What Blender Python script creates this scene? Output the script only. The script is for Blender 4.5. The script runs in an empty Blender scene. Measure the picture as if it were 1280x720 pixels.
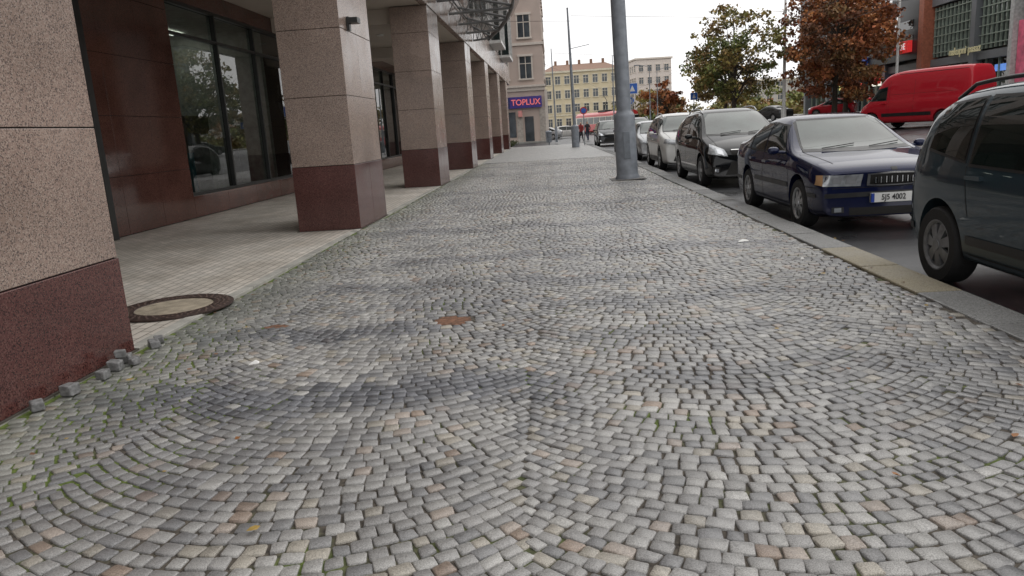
import bpy, math, random
import numpy as np
from mathutils import Vector, Matrix
from mathutils.bvhtree import BVHTree
random.seed(7); rng=np.random.default_rng(11)
S=bpy.context.scene; COL=S.collection
rad=math.radians

# ------------------------------------------------------------------ materials
def _nt(name):
    m=bpy.data.materials.new(name); m.use_nodes=True
    nt=m.node_tree; b=nt.nodes["Principled BSDF"]; return m,nt,b
def N(nt,t,**k):
    n=nt.nodes.new(t)
    for a,v in k.items():
        if a in n.inputs.keys(): n.inputs[a].default_value=v
        else: setattr(n,a,v)
    return n
def coords(nt): return nt.nodes.new("ShaderNodeTexCoord").outputs["Object"]
def ramp(nt,fac,stops):
    r=nt.nodes.new("ShaderNodeValToRGB"); e=r.color_ramp.elements
    while len(e)<len(stops): e.new(0.5)
    for i,(p,c) in enumerate(stops):
        e[i].position=p; e[i].color=(c[0],c[1],c[2],1)
    nt.links.new(fac,r.inputs[0]); return r.outputs[0]
def pmat(name,col,rough=.6,metal=0,var=.25,scale=6,bump=0,bscale=60,coat=0,spec=.5,emit=None,es=0,rvar=.1,ior=1.5):
    m,nt,b=_nt(name); c=coords(nt)
    n=N(nt,"ShaderNodeTexNoise"); n.inputs["Scale"].default_value=scale; n.inputs["Detail"].default_value=5
    nt.links.new(c,n.inputs["Vector"])
    lo=[x*(1-var) for x in col]; hi=[min(1,x*(1+var)) for x in col]
    o=ramp(nt,n.outputs["Fac"],[(.3,lo),(.7,hi)])
    nt.links.new(o,b.inputs["Base Color"])
    mr=N(nt,"ShaderNodeMapRange"); mr.inputs["From Min"].default_value=.3; mr.inputs["From Max"].default_value=.7
    mr.inputs["To Min"].default_value=max(0,rough*(1-rvar)); mr.inputs["To Max"].default_value=min(1,rough*(1+rvar))
    nt.links.new(n.outputs["Fac"],mr.inputs["Value"]); nt.links.new(mr.outputs[0],b.inputs["Roughness"])
    b.inputs["Metallic"].default_value=metal; b.inputs["Coat Weight"].default_value=coat
    b.inputs["Coat Roughness"].default_value=.04; b.inputs["IOR"].default_value=ior
    b.inputs["Specular IOR Level"].default_value=spec
    if bump:
        n2=N(nt,"ShaderNodeTexNoise"); n2.inputs["Scale"].default_value=bscale; n2.inputs["Detail"].default_value=4
        nt.links.new(c,n2.inputs["Vector"])
        bp=N(nt,"ShaderNodeBump"); bp.inputs["Strength"].default_value=bump; bp.inputs["Distance"].default_value=.01
        nt.links.new(n2.outputs["Fac"],bp.inputs["Height"]); nt.links.new(bp.outputs[0],b.inputs["Normal"])
    if emit:
        b.inputs["Emission Color"].default_value=(*emit,1); b.inputs["Emission Strength"].default_value=es
    return m
def granite(name,dark,mid,light,rough=.25,dirt=.35,vs=150):
    m,nt,b=_nt(name); c=coords(nt)
    v=N(nt,"ShaderNodeTexVoronoi"); v.inputs["Scale"].default_value=vs; nt.links.new(c,v.inputs["Vector"])
    s=nt.nodes.new("ShaderNodeSeparateColor"); nt.links.new(v.outputs["Color"],s.inputs[0])
    o=ramp(nt,s.outputs[0],[(.0,dark),(.14,dark),(.24,mid),(.72,mid),(.84,light),(1,light)])
    n=N(nt,"ShaderNodeTexNoise"); n.inputs["Scale"].default_value=1.6; n.inputs["Detail"].default_value=6; nt.links.new(c,n.inputs["Vector"])
    d=ramp(nt,n.outputs["Fac"],[(.3,(1-dirt,)*3),(.7,(1.0,)*3)])
    mx=N(nt,"ShaderNodeMix",data_type='RGBA',blend_type='MULTIPLY'); mx.inputs["Factor"].default_value=1
    nt.links.new(o,mx.inputs["A"]); nt.links.new(d,mx.inputs["B"])
    nt.links.new(mx.outputs["Result"],b.inputs["Base Color"])
    mr=N(nt,"ShaderNodeMapRange"); mr.inputs["From Min"].default_value=.3; mr.inputs["From Max"].default_value=.7
    mr.inputs["To Min"].default_value=rough*.7; mr.inputs["To Max"].default_value=rough*1.5
    nt.links.new(n.outputs["Fac"],mr.inputs["Value"]); nt.links.new(mr.outputs[0],b.inputs["Roughness"])
    return m
def attrmat(name,rough=.6,grain=220,gamp=.5,bump=.3,spec=.5,bd=.006):
    m,nt,b=_nt(name); c=coords(nt)
    a=nt.nodes.new("ShaderNodeAttribute"); a.attribute_name="Col"
    n=N(nt,"ShaderNodeTexNoise"); n.inputs["Scale"].default_value=grain; n.inputs["Detail"].default_value=3; nt.links.new(c,n.inputs["Vector"])
    n3=N(nt,"ShaderNodeTexNoise"); n3.inputs["Scale"].default_value=1.6; n3.inputs["Detail"].default_value=6; nt.links.new(c,n3.inputs["Vector"])
    g=ramp(nt,n.outputs["Fac"],[(.32,(1-gamp,)*3),(.68,(1+gamp,)*3)])
    g3=ramp(nt,n3.outputs["Fac"],[(.3,(.76,.76,.77)),(.7,(1.15,1.14,1.12))])
    mx=N(nt,"ShaderNodeMix",data_type='RGBA',blend_type='MULTIPLY'); mx.inputs["Factor"].default_value=1
    nt.links.new(a.outputs["Color"],mx.inputs["A"]); nt.links.new(g,mx.inputs["B"])
    mx2=N(nt,"ShaderNodeMix",data_type='RGBA',blend_type='MULTIPLY'); mx2.inputs["Factor"].default_value=1
    nt.links.new(mx.outputs["Result"],mx2.inputs["A"]); nt.links.new(g3,mx2.inputs["B"])
    nt.links.new(mx2.outputs["Result"],b.inputs["Base Color"])
    r=ramp(nt,n3.outputs["Fac"],[(.35,(rough*.7,)*3),(.65,(min(1,rough*1.2),)*3)])
    nt.links.new(r,b.inputs["Roughness"]); b.inputs["Specular IOR Level"].default_value=spec
    if bump:
        bp=N(nt,"ShaderNodeBump"); bp.inputs["Strength"].default_value=bump; bp.inputs["Distance"].default_value=bd
        n4=N(nt,"ShaderNodeTexNoise"); n4.inputs["Scale"].default_value=90; n4.inputs["Detail"].default_value=5; nt.links.new(c,n4.inputs["Vector"])
        nt.links.new(n4.outputs["Fac"],bp.inputs["Height"]); nt.links.new(bp.outputs[0],b.inputs["Normal"])
    return m

# ------------------------------------------------------------------ mesh builder
class MB:
    def __init__(s): s.v=[]; s.f=[]; s.m=[]
    def add(s,vs,fs,mi=0):
        o=len(s.v); s.v+= [tuple(p) for p in vs]; s.f+=[tuple(i+o for i in f) for f in fs]; s.m+=[mi]*len(fs)
    def box(s,x0,x1,y0,y1,z0,z1,mi=0):
        s.add([(x0,y0,z0),(x1,y0,z0),(x1,y1,z0),(x0,y1,z0),(x0,y0,z1),(x1,y0,z1),(x1,y1,z1),(x0,y1,z1)],
              [(0,3,2,1),(4,5,6,7),(0,1,5,4),(1,2,6,5),(2,3,7,6),(3,0,4,7)],mi)
    def quad(s,a,b,c,d,mi=0): s.add([a,b,c,d],[(0,1,2,3)],mi)
    def cyl(s,p0,p1,r0,r1=None,n=12,mi=0,cap=True):
        if r1 is None: r1=r0
        p0=Vector(p0); p1=Vector(p1); d=(p1-p0).normalized()
        a=d.orthogonal().normalized(); b=d.cross(a)
        vs=[]
        for p,r in ((p0,r0),(p1,r1)):
            for i in range(n):
                t=2*math.pi*i/n; vs.append(p+a*math.cos(t)*r+b*math.sin(t)*r)
        fs=[(i,(i+1)%n,n+(i+1)%n,n+i) for i in range(n)]
        if cap: fs+=[tuple(range(n-1,-1,-1)),tuple(range(n,2*n))]
        s.add(vs,fs,mi)
    def lathe(s,prof,c,n=32,mi=0,axis='y'):
        vs=[]; k=len(prof)
        for i in range(n):
            t=2*math.pi*i/n
            for r,a in prof:
                if axis=='y': vs.append((c[0]+r*math.cos(t),c[1]+a,c[2]+r*math.sin(t)))
                else: vs.append((c[0]+r*math.cos(t),c[1]+r*math.sin(t),c[2]+a))
        fs=[]
        for i in range(n):
            for j in range(k-1):
                fs.append((i*k+j,i*k+j+1,((i+1)%n)*k+j+1,((i+1)%n)*k+j))
        s.add(vs,fs,mi)
    def obj(s,name,mats,parent=None,smooth=None,bevel=0):
        me=bpy.data.meshes.new(name); me.from_pydata(s.v,[],s.f); me.update()
        for m in mats: me.materials.append(m)
        me.polygons.foreach_set("material_index",s.m)
        if smooth is not None:
            me.polygons.foreach_set("use_smooth",[True]*len(me.polygons)); me.set_sharp_from_angle(angle=rad(smooth))
        o=bpy.data.objects.new(name,me); COL.objects.link(o)
        if parent: o.parent=parent
        if bevel:
            b=o.modifiers.new("bevel","BEVEL"); b.width=bevel; b.segments=2; b.limit_method='ANGLE'
        return o
def root(name,loc=(0,0,0),rz=0):
    e=bpy.data.objects.new(name,None); e.empty_display_size=.3; COL.objects.link(e); e.location=loc; e.rotation_euler=(0,0,rz); return e
def text(body,size,loc,rot,mat,parent,name,ext=.01,sx=1.0):
    cu=bpy.data.curves.new(name,"FONT"); cu.body=body; cu.size=size; cu.extrude=ext; cu.align_x='CENTER'; cu.align_y='CENTER'; cu.offset=size*.012
    cu.materials.append(mat); o=bpy.data.objects.new(name,cu); COL.objects.link(o); o.location=loc; o.rotation_euler=rot; o.scale=(sx,1,1)
    o.parent=parent; return o

def hf(x): 
    t=min(1,max(0,(x-8)/18)); return -.12+.95*t

# ------------------------------------------------------------------ common mats
M_dark=pmat("dark_gap",(.015,.014,.013),.9)
M_asph=pmat("asphalt",(.038,.039,.042),.38,var=.35,scale=1.3,bump=.4,bscale=180,rvar=.35)
M_ground=pmat("ground_mat",(.12,.115,.10),.9,var=.3,scale=.8,bump=.3)
M_white=pmat("white_paint",(.72,.72,.70),.5,var=.12,scale=9)
M_steel=pmat("galvanised_steel",(.30,.32,.34),.45,metal=.35,var=.15,scale=8,bump=.1)
M_polegrey=pmat("pole_paint",(.22,.24,.27),.45,var=.22,scale=5,bump=.15,bscale=30)
M_black=pmat("black_plastic",(.014,.014,.015),.45)
M_glassb=pmat("building_glass",(.025,.034,.033),.02,var=.3,scale=.6,ior=1.9)
def clearglass():
    m,nt,b=_nt("shop_window_glass"); out=nt.nodes["Material Output"]
    t=nt.nodes.new("ShaderNodeBsdfTransparent"); g=nt.nodes.new("ShaderNodeBsdfGlossy"); g.inputs["Roughness"].default_value=.01
    n=N(nt,"ShaderNodeTexNoise"); n.inputs["Scale"].default_value=.7; nt.links.new(coords(nt),n.inputs["Vector"])
    nt.links.new(ramp(nt,n.outputs["Fac"],[(.3,(.42,.50,.47)),(.7,(.50,.58,.55))]),t.inputs["Color"])
    f=nt.nodes.new("ShaderNodeFresnel"); f.inputs["IOR"].default_value=2.2
    mx=nt.nodes.new("ShaderNodeMixShader"); nt.links.new(f.outputs[0],mx.inputs[0]); nt.links.new(t.outputs[0],mx.inputs[1]); nt.links.new(g.outputs[0],mx.inputs[2])
    nt.links.new(mx.outputs[0],out.inputs["Surface"]); return m
M_clear=clearglass()

# ================================================================== COBBLES
def cobbles():
    P=root("cobblestone_pavement")
    W=2.0; a=rad(44); R=(W/2)/math.sin(a); pitch=.077
    YE=32.0
    cx=[];cy=[];ph=[];ww=[];hh=[];rc=[]
    for xc in (-3.17,-1.17,.83,2.83):
        y=1.0
        while y<YE+2:
            n=int(round(2*R*a/.078)); 
            ws=rng.uniform(.78,1.24,n); ws=ws/ws.sum()*2*a
            s0=rng.uniform(-.5,.5)*2*a/n
            e=np.concatenate([[0],np.cumsum(ws)])-a+s0*.6
            mid=(e[1:]+e[:-1])/2; mid=np.clip(mid,-a,a)
            cx.append(xc+R*np.sin(mid)); cy.append(y-R*np.cos(mid)+R*math.cos(a)); ph.append(mid)
            ww.append((e[1:]-e[:-1])*R); hh.append(pitch*np.cos(mid)*np.ones(n)); rc.append(np.full(n,rng.uniform(.94,1.06)))
            y+=pitch
    cx=np.concatenate(cx);cy=np.concatenate(cy);ph=np.concatenate(ph);ww=np.concatenate(ww);hh=np.concatenate(hh);rc=np.concatenate(rc)
    cx=cx+.03*np.sin(cy*1.3+cx*2)+.02*np.sin(cy*4.1); cy=cy+.025*np.sin(cx*2.3+1)+.03*np.sin(cy*.9+cx*1.2)
    keep=(cx>-3.0)&(cx<2.62)&(cy>.9)&(cy<YE)
    for hx,hy,rx,ry in HOLES: keep&=~(((cx-hx)/rx)**2+((cy-hy)/ry)**2<1)
    cx,cy,ph,ww,hh,rc=[q[keep] for q in (cx,cy,ph,ww,hh,rc)]
    n=len(cx)
    cx+=rng.normal(0,.0022,n); cy+=rng.normal(0,.0022,n); ph=ph+rng.normal(0,.04,n)
    gap=rng.uniform(.004,.009,n)
    hw=(ww-gap)/2; hl=(hh-gap)/2
    zt=rng.normal(0,.0015,n)
    und=lambda x,y: .006*np.sin(x*1.9+y*.7)+.006*np.sin(y*1.1-x*.8)-.004
    pal=np.array([(.305,.30,.295),(.355,.35,.34),(.41,.405,.39),(.24,.24,.243),(.37,.345,.30),(.31,.245,.20),(.38,.33,.29)])*.86
    idx=rng.choice(7,n,p=[.32,.29,.11,.14,.085,.02,.035])
    col=pal[idx]*rng.uniform(.88,1.12,(n,1))*rc[:,None]
    band=np.zeros(n)
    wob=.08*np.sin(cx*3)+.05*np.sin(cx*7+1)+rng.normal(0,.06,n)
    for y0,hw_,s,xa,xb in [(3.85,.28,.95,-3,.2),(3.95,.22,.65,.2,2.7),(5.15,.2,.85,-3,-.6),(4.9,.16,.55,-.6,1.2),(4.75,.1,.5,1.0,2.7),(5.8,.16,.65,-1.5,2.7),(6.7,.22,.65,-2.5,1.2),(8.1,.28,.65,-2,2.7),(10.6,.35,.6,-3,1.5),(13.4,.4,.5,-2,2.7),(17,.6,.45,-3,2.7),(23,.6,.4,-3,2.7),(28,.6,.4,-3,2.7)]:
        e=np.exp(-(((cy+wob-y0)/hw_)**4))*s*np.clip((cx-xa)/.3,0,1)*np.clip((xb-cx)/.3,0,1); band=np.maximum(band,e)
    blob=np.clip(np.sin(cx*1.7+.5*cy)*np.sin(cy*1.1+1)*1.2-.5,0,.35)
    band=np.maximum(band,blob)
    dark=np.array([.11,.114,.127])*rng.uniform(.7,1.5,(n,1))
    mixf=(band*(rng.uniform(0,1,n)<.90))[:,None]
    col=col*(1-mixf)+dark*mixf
    left=np.clip((-2.2-cx)/.8,0,1)[:,None]; col=col*(1-.45*left)+np.array([.11,.125,.08])*.45*left
    far_sheen=np.clip((cy-6)/12,0,1)[:,None]; col=col*(1+.28*far_sheen)  # setts painted lighter with distance: grazing sky sheen put into their colour
    def build(name,sel,octo):
        X,Y,PH,HW,HL,Z,C=cx[sel],cy[sel],ph[sel],hw[sel],hl[sel],zt[sel],col[sel]; m=len(X)
        if octo:
            base=np.array([(-1,-.80),(-.82,-1),(.82,-1),(1,-.80),(1,.80),(.82,1),(-.82,1),(-1,.80)])
            ins=[(1.0,-.03),(1.0,-.0035),(.88,0.0)]
        else:
            base=np.array([(-1,-1),(1,-1),(1,1),(-1,1)],float); ins=[(1.0,-.02),(.93,0)]
        k=len(base); J=np.tile(base[None],(m,1,1))
        if octo:
            cj=rng.normal(0,.09,(m,4,2)); J=J+np.repeat(cj,2,axis=1)+rng.normal(0,.03,(m,8,2))
        else: J=J+rng.normal(0,.06,(m,4,2))
        tilt=rng.normal(0,.020,(m,2))
        V=[]
        for sc,dz in ins:
            lx=J[:,:,0]*HW[:,None]; ly=J[:,:,1]*HL[:,None]
            if sc<1:
                i_=.0035 if octo else .003
                lx=lx-np.sign(lx)*np.minimum(i_,abs(lx)*.3); ly=ly-np.sign(ly)*np.minimum(i_,abs(ly)*.3)
            c,s=np.cos(PH)[:,None],np.sin(PH)[:,None]
            gx=X[:,None]+lx*c-ly*s; gy=Y[:,None]+lx*s+ly*c
            gz=und(X,Y)[:,None]+Z[:,None]+dz+lx*tilt[:,:1]+ly*tilt[:,1:]
            V.append(np.stack([gx,gy,gz],-1))
        V=np.stack(V,1)
        r=len(ins); nv=r*k
        verts=V.reshape(-1,3)
        q=[]
        for a_ in range(r-1):
            for i in range(k):
                q.append((a_*k+i,a_*k+(i+1)%k,(a_+1)*k+(i+1)%k,(a_+1)*k+i))
        q=np.array(q); top=np.arange((r-1)*k,r*k)
        offs=(np.arange(m)*nv)[:,None]
        side=(q.reshape(-1)[None]+offs)
        tops=top[None]+offs
        loops=np.concatenate([side,tops],1).reshape(-1)
        per=np.array([4]*len(q)+[k]); tot=np.tile(per,m); start=np.concatenate([[0],np.cumsum(tot)[:-1]])
        me=bpy.data.meshes.new(name); me.vertices.add(len(verts)); me.vertices.foreach_set("co",verts.reshape(-1).astype(np.float32))
        me.loops.add(len(loops)); me.loops.foreach_set("vertex_index",loops.astype(np.int32))
        me.polygons.add(len(tot)); me.polygons.foreach_set("loop_start",start.astype(np.int32)); me.polygons.foreach_set("loop_total",tot.astype(np.int32))
        me.update(calc_edges=True); me.validate()
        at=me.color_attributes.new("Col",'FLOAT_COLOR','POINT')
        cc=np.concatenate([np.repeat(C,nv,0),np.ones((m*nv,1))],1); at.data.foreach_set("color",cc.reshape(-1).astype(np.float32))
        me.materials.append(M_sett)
        o=bpy.data.objects.new(name,me); COL.objects.link(o); o.parent=P
    M_sett=attrmat("granite_sett",rough=.42,grain=240,gamp=.42,bump=.45,spec=.5,bd=.004)
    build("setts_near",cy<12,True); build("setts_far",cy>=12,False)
    m,nt,b=_nt("joint_soil"); c=coords(nt)
    n1=N(nt,"ShaderNodeTexNoise"); n1.inputs["Scale"].default_value=1.7; n1.inputs["Detail"].default_value=6; nt.links.new(c,n1.inputs["Vector"])
    n2=N(nt,"ShaderNodeTexNoise"); n2.inputs["Scale"].default_value=45; n2.inputs["Detail"].default_value=4; nt.links.new(c,n2.inputs["Vector"])
    sx=nt.nodes.new("ShaderNodeSeparateXYZ"); nt.links.new(c,sx.inputs[0])
    mr=N(nt,"ShaderNodeMapRange"); mr.inputs["From Min"].default_value=-1.4; mr.inputs["From Max"].default_value=-3.0; mr.inputs["To Min"].default_value=0; mr.inputs["To Max"].default_value=.34
    nt.links.new(sx.outputs[0],mr.inputs["Value"])
    ad=N(nt,"ShaderNodeMath",operation='ADD'); nt.links.new(n1.outputs["Fac"],ad.inputs[0]); nt.links.new(mr.outputs[0],ad.inputs[1])
    mf=ramp(nt,ad.outputs[0],[(.52,(0,0,0)),(.66,(1,1,1))])
    soil=ramp(nt,n2.outputs["Fac"],[(.3,(.03,.025,.021)),(.7,(.115,.098,.078))])
    moss=ramp(nt,n2.outputs["Fac"],[(.3,(.04,.06,.012)),(.7,(.14,.19,.035))])
    mx=N(nt,"ShaderNodeMix",data_type='RGBA'); nt.links.new(mf,mx.inputs["Factor"]); nt.links.new(soil,mx.inputs["A"]); nt.links.new(moss,mx.inputs["B"])
    nt.links.new(mx.outputs["Result"],b.inputs["Base Color"]); b.inputs["Roughness"].default_value=.95
    mb=MB(); nx,ny=24,150; x0,x1,y0,y1=-3.04,2.65,-3,32
    f_=lambda x,y: float(und(np.array(x),np.array(y)))-.009
    vs=[];fs=[]
    for j in range(ny+1):
        for i in range(nx+1):
            x=x0+(x1-x0)*i/nx; y=y0+(y1-y0)*j/ny; vs.append((x,y,f_(x,y)))
    for j in range(ny):
        for i in range(nx):
            k=j*(nx+1)+i; fs.append((k,k+1,k+nx+2,k+nx+1))
    mb.add(vs,fs); mb.obj("joint_bed",[m],P)
    m2,nt,b=_nt("far_setts"); c=coords(nt)
    v=N(nt,"ShaderNodeTexVoronoi"); v.inputs["Scale"].default_value=12; nt.links.new(c,v.inputs["Vector"])
    sp=nt.nodes.new("ShaderNodeSeparateColor"); nt.links.new(v.outputs["Color"],sp.inputs[0])
    o=ramp(nt,sp.outputs[0],[(0,(.22,.22,.22)),(.5,(.31,.31,.30)),(1,(.40,.39,.38))])
    nt.links.new(o,b.inputs["Base Color"]); b.inputs["Roughness"].default_value=.5
    mb=MB(); mb.quad((-3.04,32,-.004),(2.65,32,-.004),(2.3,57,-.004),(-3.04,57,-.004)); mb.obj("setts_distant",[m2],P)
    md=pmat("brown_dirt",(.17,.085,.05),.95,var=.55,scale=25,bump=.8,bscale=60)
    mb=MB()
    for (hx,hy,rx,ry) in HOLES:
        vs=[(hx,hy,f_(hx,hy)+.0025)]; n_=20
        for i in range(n_):
            t=2*math.pi*i/n_; q=random.uniform(.95,1.2); px,py=hx+rx*q*math.cos(t),hy+ry*q*math.sin(t); vs.append((px,py,f_(px,py)+.003))
        mb.add(vs,[(0,1+i,1+(i+1)%n_) for i in range(n_)])
    mb.obj("missing_sett_dirt",[md],P)
    mb=MB(); L=root("loose_cobblestones")
    for (x,y,s,z) in [(-2.93,4.0,.045,0),(-2.90,4.28,.04,0),(-2.92,4.45,.045,0),(-2.95,4.62,.04,0),(-2.86,4.56,.035,0),(-2.93,4.95,.04,0),(-2.97,5.08,.035,0),(-2.93,4.53,.035,.06),(-2.96,3.75,.04,0)]:
        a_=random.uniform(0,3); c_,s_=math.cos(a_),math.sin(a_); vs=[]
        for dz in (0,1.5):
            for px,py in ((-1,-1),(1,-1),(1,1),(-1,1)):
                qx,qy=px*s*random.uniform(.7,1.1),py*s*random.uniform(.7,1.1)
                vs.append((x+qx*c_-qy*s_,y+qx*s_+qy*c_,z+.0+dz*s*random.uniform(.8,1.1)))
        mb.add(vs,[(0,3,2,1),(4,5,6,7),(0,1,5,4),(1,2,6,5),(2,3,7,6),(3,0,4,7)])
    mb.obj("setts",[pmat("loose_sett",(.17,.17,.17),.6,var=.4,scale=40,bump=.5)],L,bevel=.008)
HOLES=((-.82,5.35,.14,.13),(-2.2,5.42,.10,.06))
cobbles()

def litter():
    P=root("fallen_leaves"); mb=MB()
    for i in range(240):
        r=random.random()
        if r<.45: x=random.uniform(2.5,3.35); y=random.uniform(3.5,30)
        elif r<.75: x=random.uniform(-3.0,-2.3); y=random.uniform(2.2,25)
        else: x=random.uniform(-3,2.6); y=random.uniform(2.2,20)
        z=.008 if x<3.0 else -.112
        a=random.uniform(0,6.28); s=random.uniform(.008,.022); mi=random.choice([0,1,1,2])
        pts=[(0,-1.2),(.7,-.3),(.55,.6),(0,1.3),(-.6,.5),(-.7,-.4)]
        vs=[(x+s*(px*math.cos(a)-py*math.sin(a)),y+s*(px*math.sin(a)+py*math.cos(a)),z+random.uniform(0,.008)) for px,py in pts]
        mb.add(vs,[tuple(range(6))],mi)
    mb.obj("leaves",[pmat("leaf_y",(.30,.20,.05),.6),pmat("leaf_b",(.16,.08,.04),.7),pmat("leaf_o",(.28,.12,.04),.6)],P)
    P=root("litter_paper"); mb=MB()
    for x,y,s in ((-1.98,4.42,.035),(2.05,8.2,.06),(2.3,7.0,.02)):
        mb.add([(x-s,y-s*.5,.008),(x+s,y-s*.3,.014),(x+s*.8,y+s*.5,.02),(x,y+s*.6,.03),(x-s*.8,y+s*.4,.012)],[(0,1,3),(1,2,3),(0,3,4)])
    mb.obj("paper",[M_white],P)
litter()

# ================================================================== GROUND / ROAD
def sheet(name,xs,ys,dz,mat,parent=None):
    mb=MB(); n=len(xs)
    vs=[(x,y,hf(x)+dz) for y in ys for x in xs]
    fs=[(j*n+i,j*n+i+1,(j+1)*n+i+1,(j+1)*n+i) for j in range(len(ys)-1) for i in range(n-1)]
    mb.add(vs,fs); return mb.obj(name,[mat],parent)
xs=[-600,-60,-20,3,8]+[8+i for i in range(1,19)]+[40,80,600]
sheet("ground",xs,[-60,0,60,120,200,400,900],-.03,M_ground)
sheet("road",[2.9,5,8]+[8+i for i in range(1,19)]+[27],[-30,0,30,57.2],0,M_asph)
sheet("road",[-60,-3,3,8]+[8+i for i in range(1,19)]+[27],[57.2,74,120],0,M_asph)
pv=pmat("light_paving",(.28,.275,.26),.75,var=.15,scale=2,bump=.2)
sheet("pavement",[27,28,34],[-30,30,70,120],.13,pv)
def slab():
    mb=MB(); mb.box(-8,2.64,-6,57.2,-.2,-.055); mb.obj("pavement_base",[M_dark])
    mb=MB(); mb.box(-40,-.5,74.5,76.5,-.2,.02); mb.box(8.5,40,122,170,-.2,.03); mb.obj("pavement",[pv])
slab()
def markings():
    mb=MB()
    def strip(x,y0,y1,w=.12):
        mb.quad((x-w/2,y0,hf(x-w/2)+.005),(x+w/2,y0,hf(x+w/2)+.005),(x+w/2,y1,hf(x+w/2)+.005),(x-w/2,y1,hf(x-w/2)+.005))
    y=-4
    while y<56: strip(8.3,y,y+3); y+=6
    strip(11.6,-10,56); strip(5.45,-10,40,.1); strip(24,-10,56)
    for i in range(4): mb.quad((3.4+i*1.0,57.8,-.115),(3.9+i*1.0,57.8,-.115),(3.9+i*1.0,61.5,-.115),(3.4+i*1.0,61.5,-.115))
    mb.obj("road_markings",[M_white])
    mb=MB()
    for x in (12.6,14.03,16.2,17.63):
        mb.quad((x-.06,-20,hf(x-.06)+.008),(x+.06,-20,hf(x+.06)+.008),(x+.06,120,hf(x+.06)+.008),(x-.06,120,hf(x-.06)+.008))
    mb.obj("tram_tracks",[pmat("rail",(.25,.24,.23),.3,metal=.9)])
markings()
def kerb():
    P=root("kerb"); y=-3; i=0
    mats=[granite("kerb_grey",(.12,.12,.12),(.24,.24,.235),(.33,.33,.32),.6),granite("kerb_ochre",(.18,.155,.11),(.31,.27,.18),(.38,.34,.26),.6),granite("kerb_dark",(.08,.08,.08),(.17,.17,.17),(.24,.24,.24),.6)]
    mb=MB()
    for i in range(60):
        L=random.uniform(.9,1.15); 
        if y>57: break
        x=2.655+random.uniform(-.006,.006); 
        xo=0 if y<32 else -(y-32)*.014
        mi=1 if 5.0<y<6.9 else random.choice([0,0,2,0])
        mb.box(x+xo,x+.34+xo,y,y+L-.012,-.3,.008+random.uniform(-.004,.004),mi); y+=L
    mb.obj("kerb_stones",mats,P,bevel=.014)
    mb=MB(); mb.box(2.66,2.985,-3,32,-.25,-.012); mb.obj("kerb_joint",[M_dark],P)
kerb()
def arcade_floor():
    P=root("arcade_pavement")
    m,nt,b=_nt("small_tiles"); c=coords(nt)
    br=N(nt,"ShaderNodeTexBrick"); br.offset=.5
    for k,v_ in (("Scale",1.0),("Mortar Size",.007),("Mortar Smooth",.2),("Brick Width",.2),("Row Height",.1),("Bias",0)): br.inputs[k].default_value=v_
    br.inputs["Color1"].default_value=(.68,.63,.57,1); br.inputs["Color2"].default_value=(.53,.50,.455,1); br.inputs["Mortar"].default_value=(.22,.20,.17,1)
    mp=nt.nodes.new("ShaderNodeMapping"); mp.inputs["Rotation"].default_value=(0,0,rad(90)); nt.links.new(c,mp.inputs["Vector"])
    nt.links.new(mp.outputs[0],br.inputs["Vector"])
    n=N(nt,"ShaderNodeTexNoise"); n.inputs["Scale"].default_value=1.3; n.inputs["Detail"].default_value=7; nt.links.new(c,n.inputs["Vector"])
    d=ramp(nt,n.outputs["Fac"],[(.3,(.72,.70,.67)),(.62,(1,1,1))])
    mx=N(nt,"ShaderNodeMix",data_type='RGBA',blend_type='MULTIPLY'); mx.inputs["Factor"].default_value=1
    nt.links.new(br.outputs["Color"],mx.inputs["A"]); nt.links.new(d,mx.inputs["B"]); nt.links.new(mx.outputs["Result"],b.inputs["Base Color"])
    b.inputs["Roughness"].default_value=.5
    bp=N(nt,"ShaderNodeBump"); bp.inputs["Strength"].default_value=.6; bp.inputs["Distance"].default_value=.006; bp.invert=True
    nt.links.new(br.outputs["Fac"],bp.inputs["Height"]); nt.links.new(bp.outputs[0],b.inputs["Normal"])
    mb=MB(); mb.box(-7.3,-3.14,-5,57,-.05,.006); mb.obj("tiles",[m],P)
    mb=MB(); y=-5
    while y<57: mb.box(-3.136,-3.03,y,y+.99,-.05,.012); y+=1
    mb.obj("edging",[pmat("edging_concrete",(.33,.32,.29),.7,var=.3,scale=4,bump=.3)],P,bevel=.004)
arcade_floor()
def manhole():
    P=root("manhole_cover",(-3.43,6.2,.0)); mb=MB()
    mb.lathe([(.50,.010),(.50,.022),(.49,.026),(.33,.026),(.325,.016)],(0,0,0),48,0,'z')
    mb.obj("ring",[pmat("rusty_iron",(.055,.035,.03),.5,metal=.3,var=.4,scale=20,bump=.3)],P,smooth=30)
    mb=MB()
    for i in range(36):
        for r,s in ((.37,.014),(.41,.014),(.455,.014)):
            t=2*math.pi*(i+.5*(r==.41))/36; mb.cyl((r*math.cos(t),r*math.sin(t),.025),(r*math.cos(t),r*math.sin(t),.029),s,s*.8,6)
    mb.obj("studs",[pmat("iron_studs",(.11,.07,.055),.45,metal=.3)],P)
    mb=MB(); mb.cyl((0,0,.0),(0,0,.02),.326,n=48); mb.obj("cover",[pmat("cover_concrete",(.31,.265,.20),.8,var=.3,scale=10,bump=.5)],P)
manhole()

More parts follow.
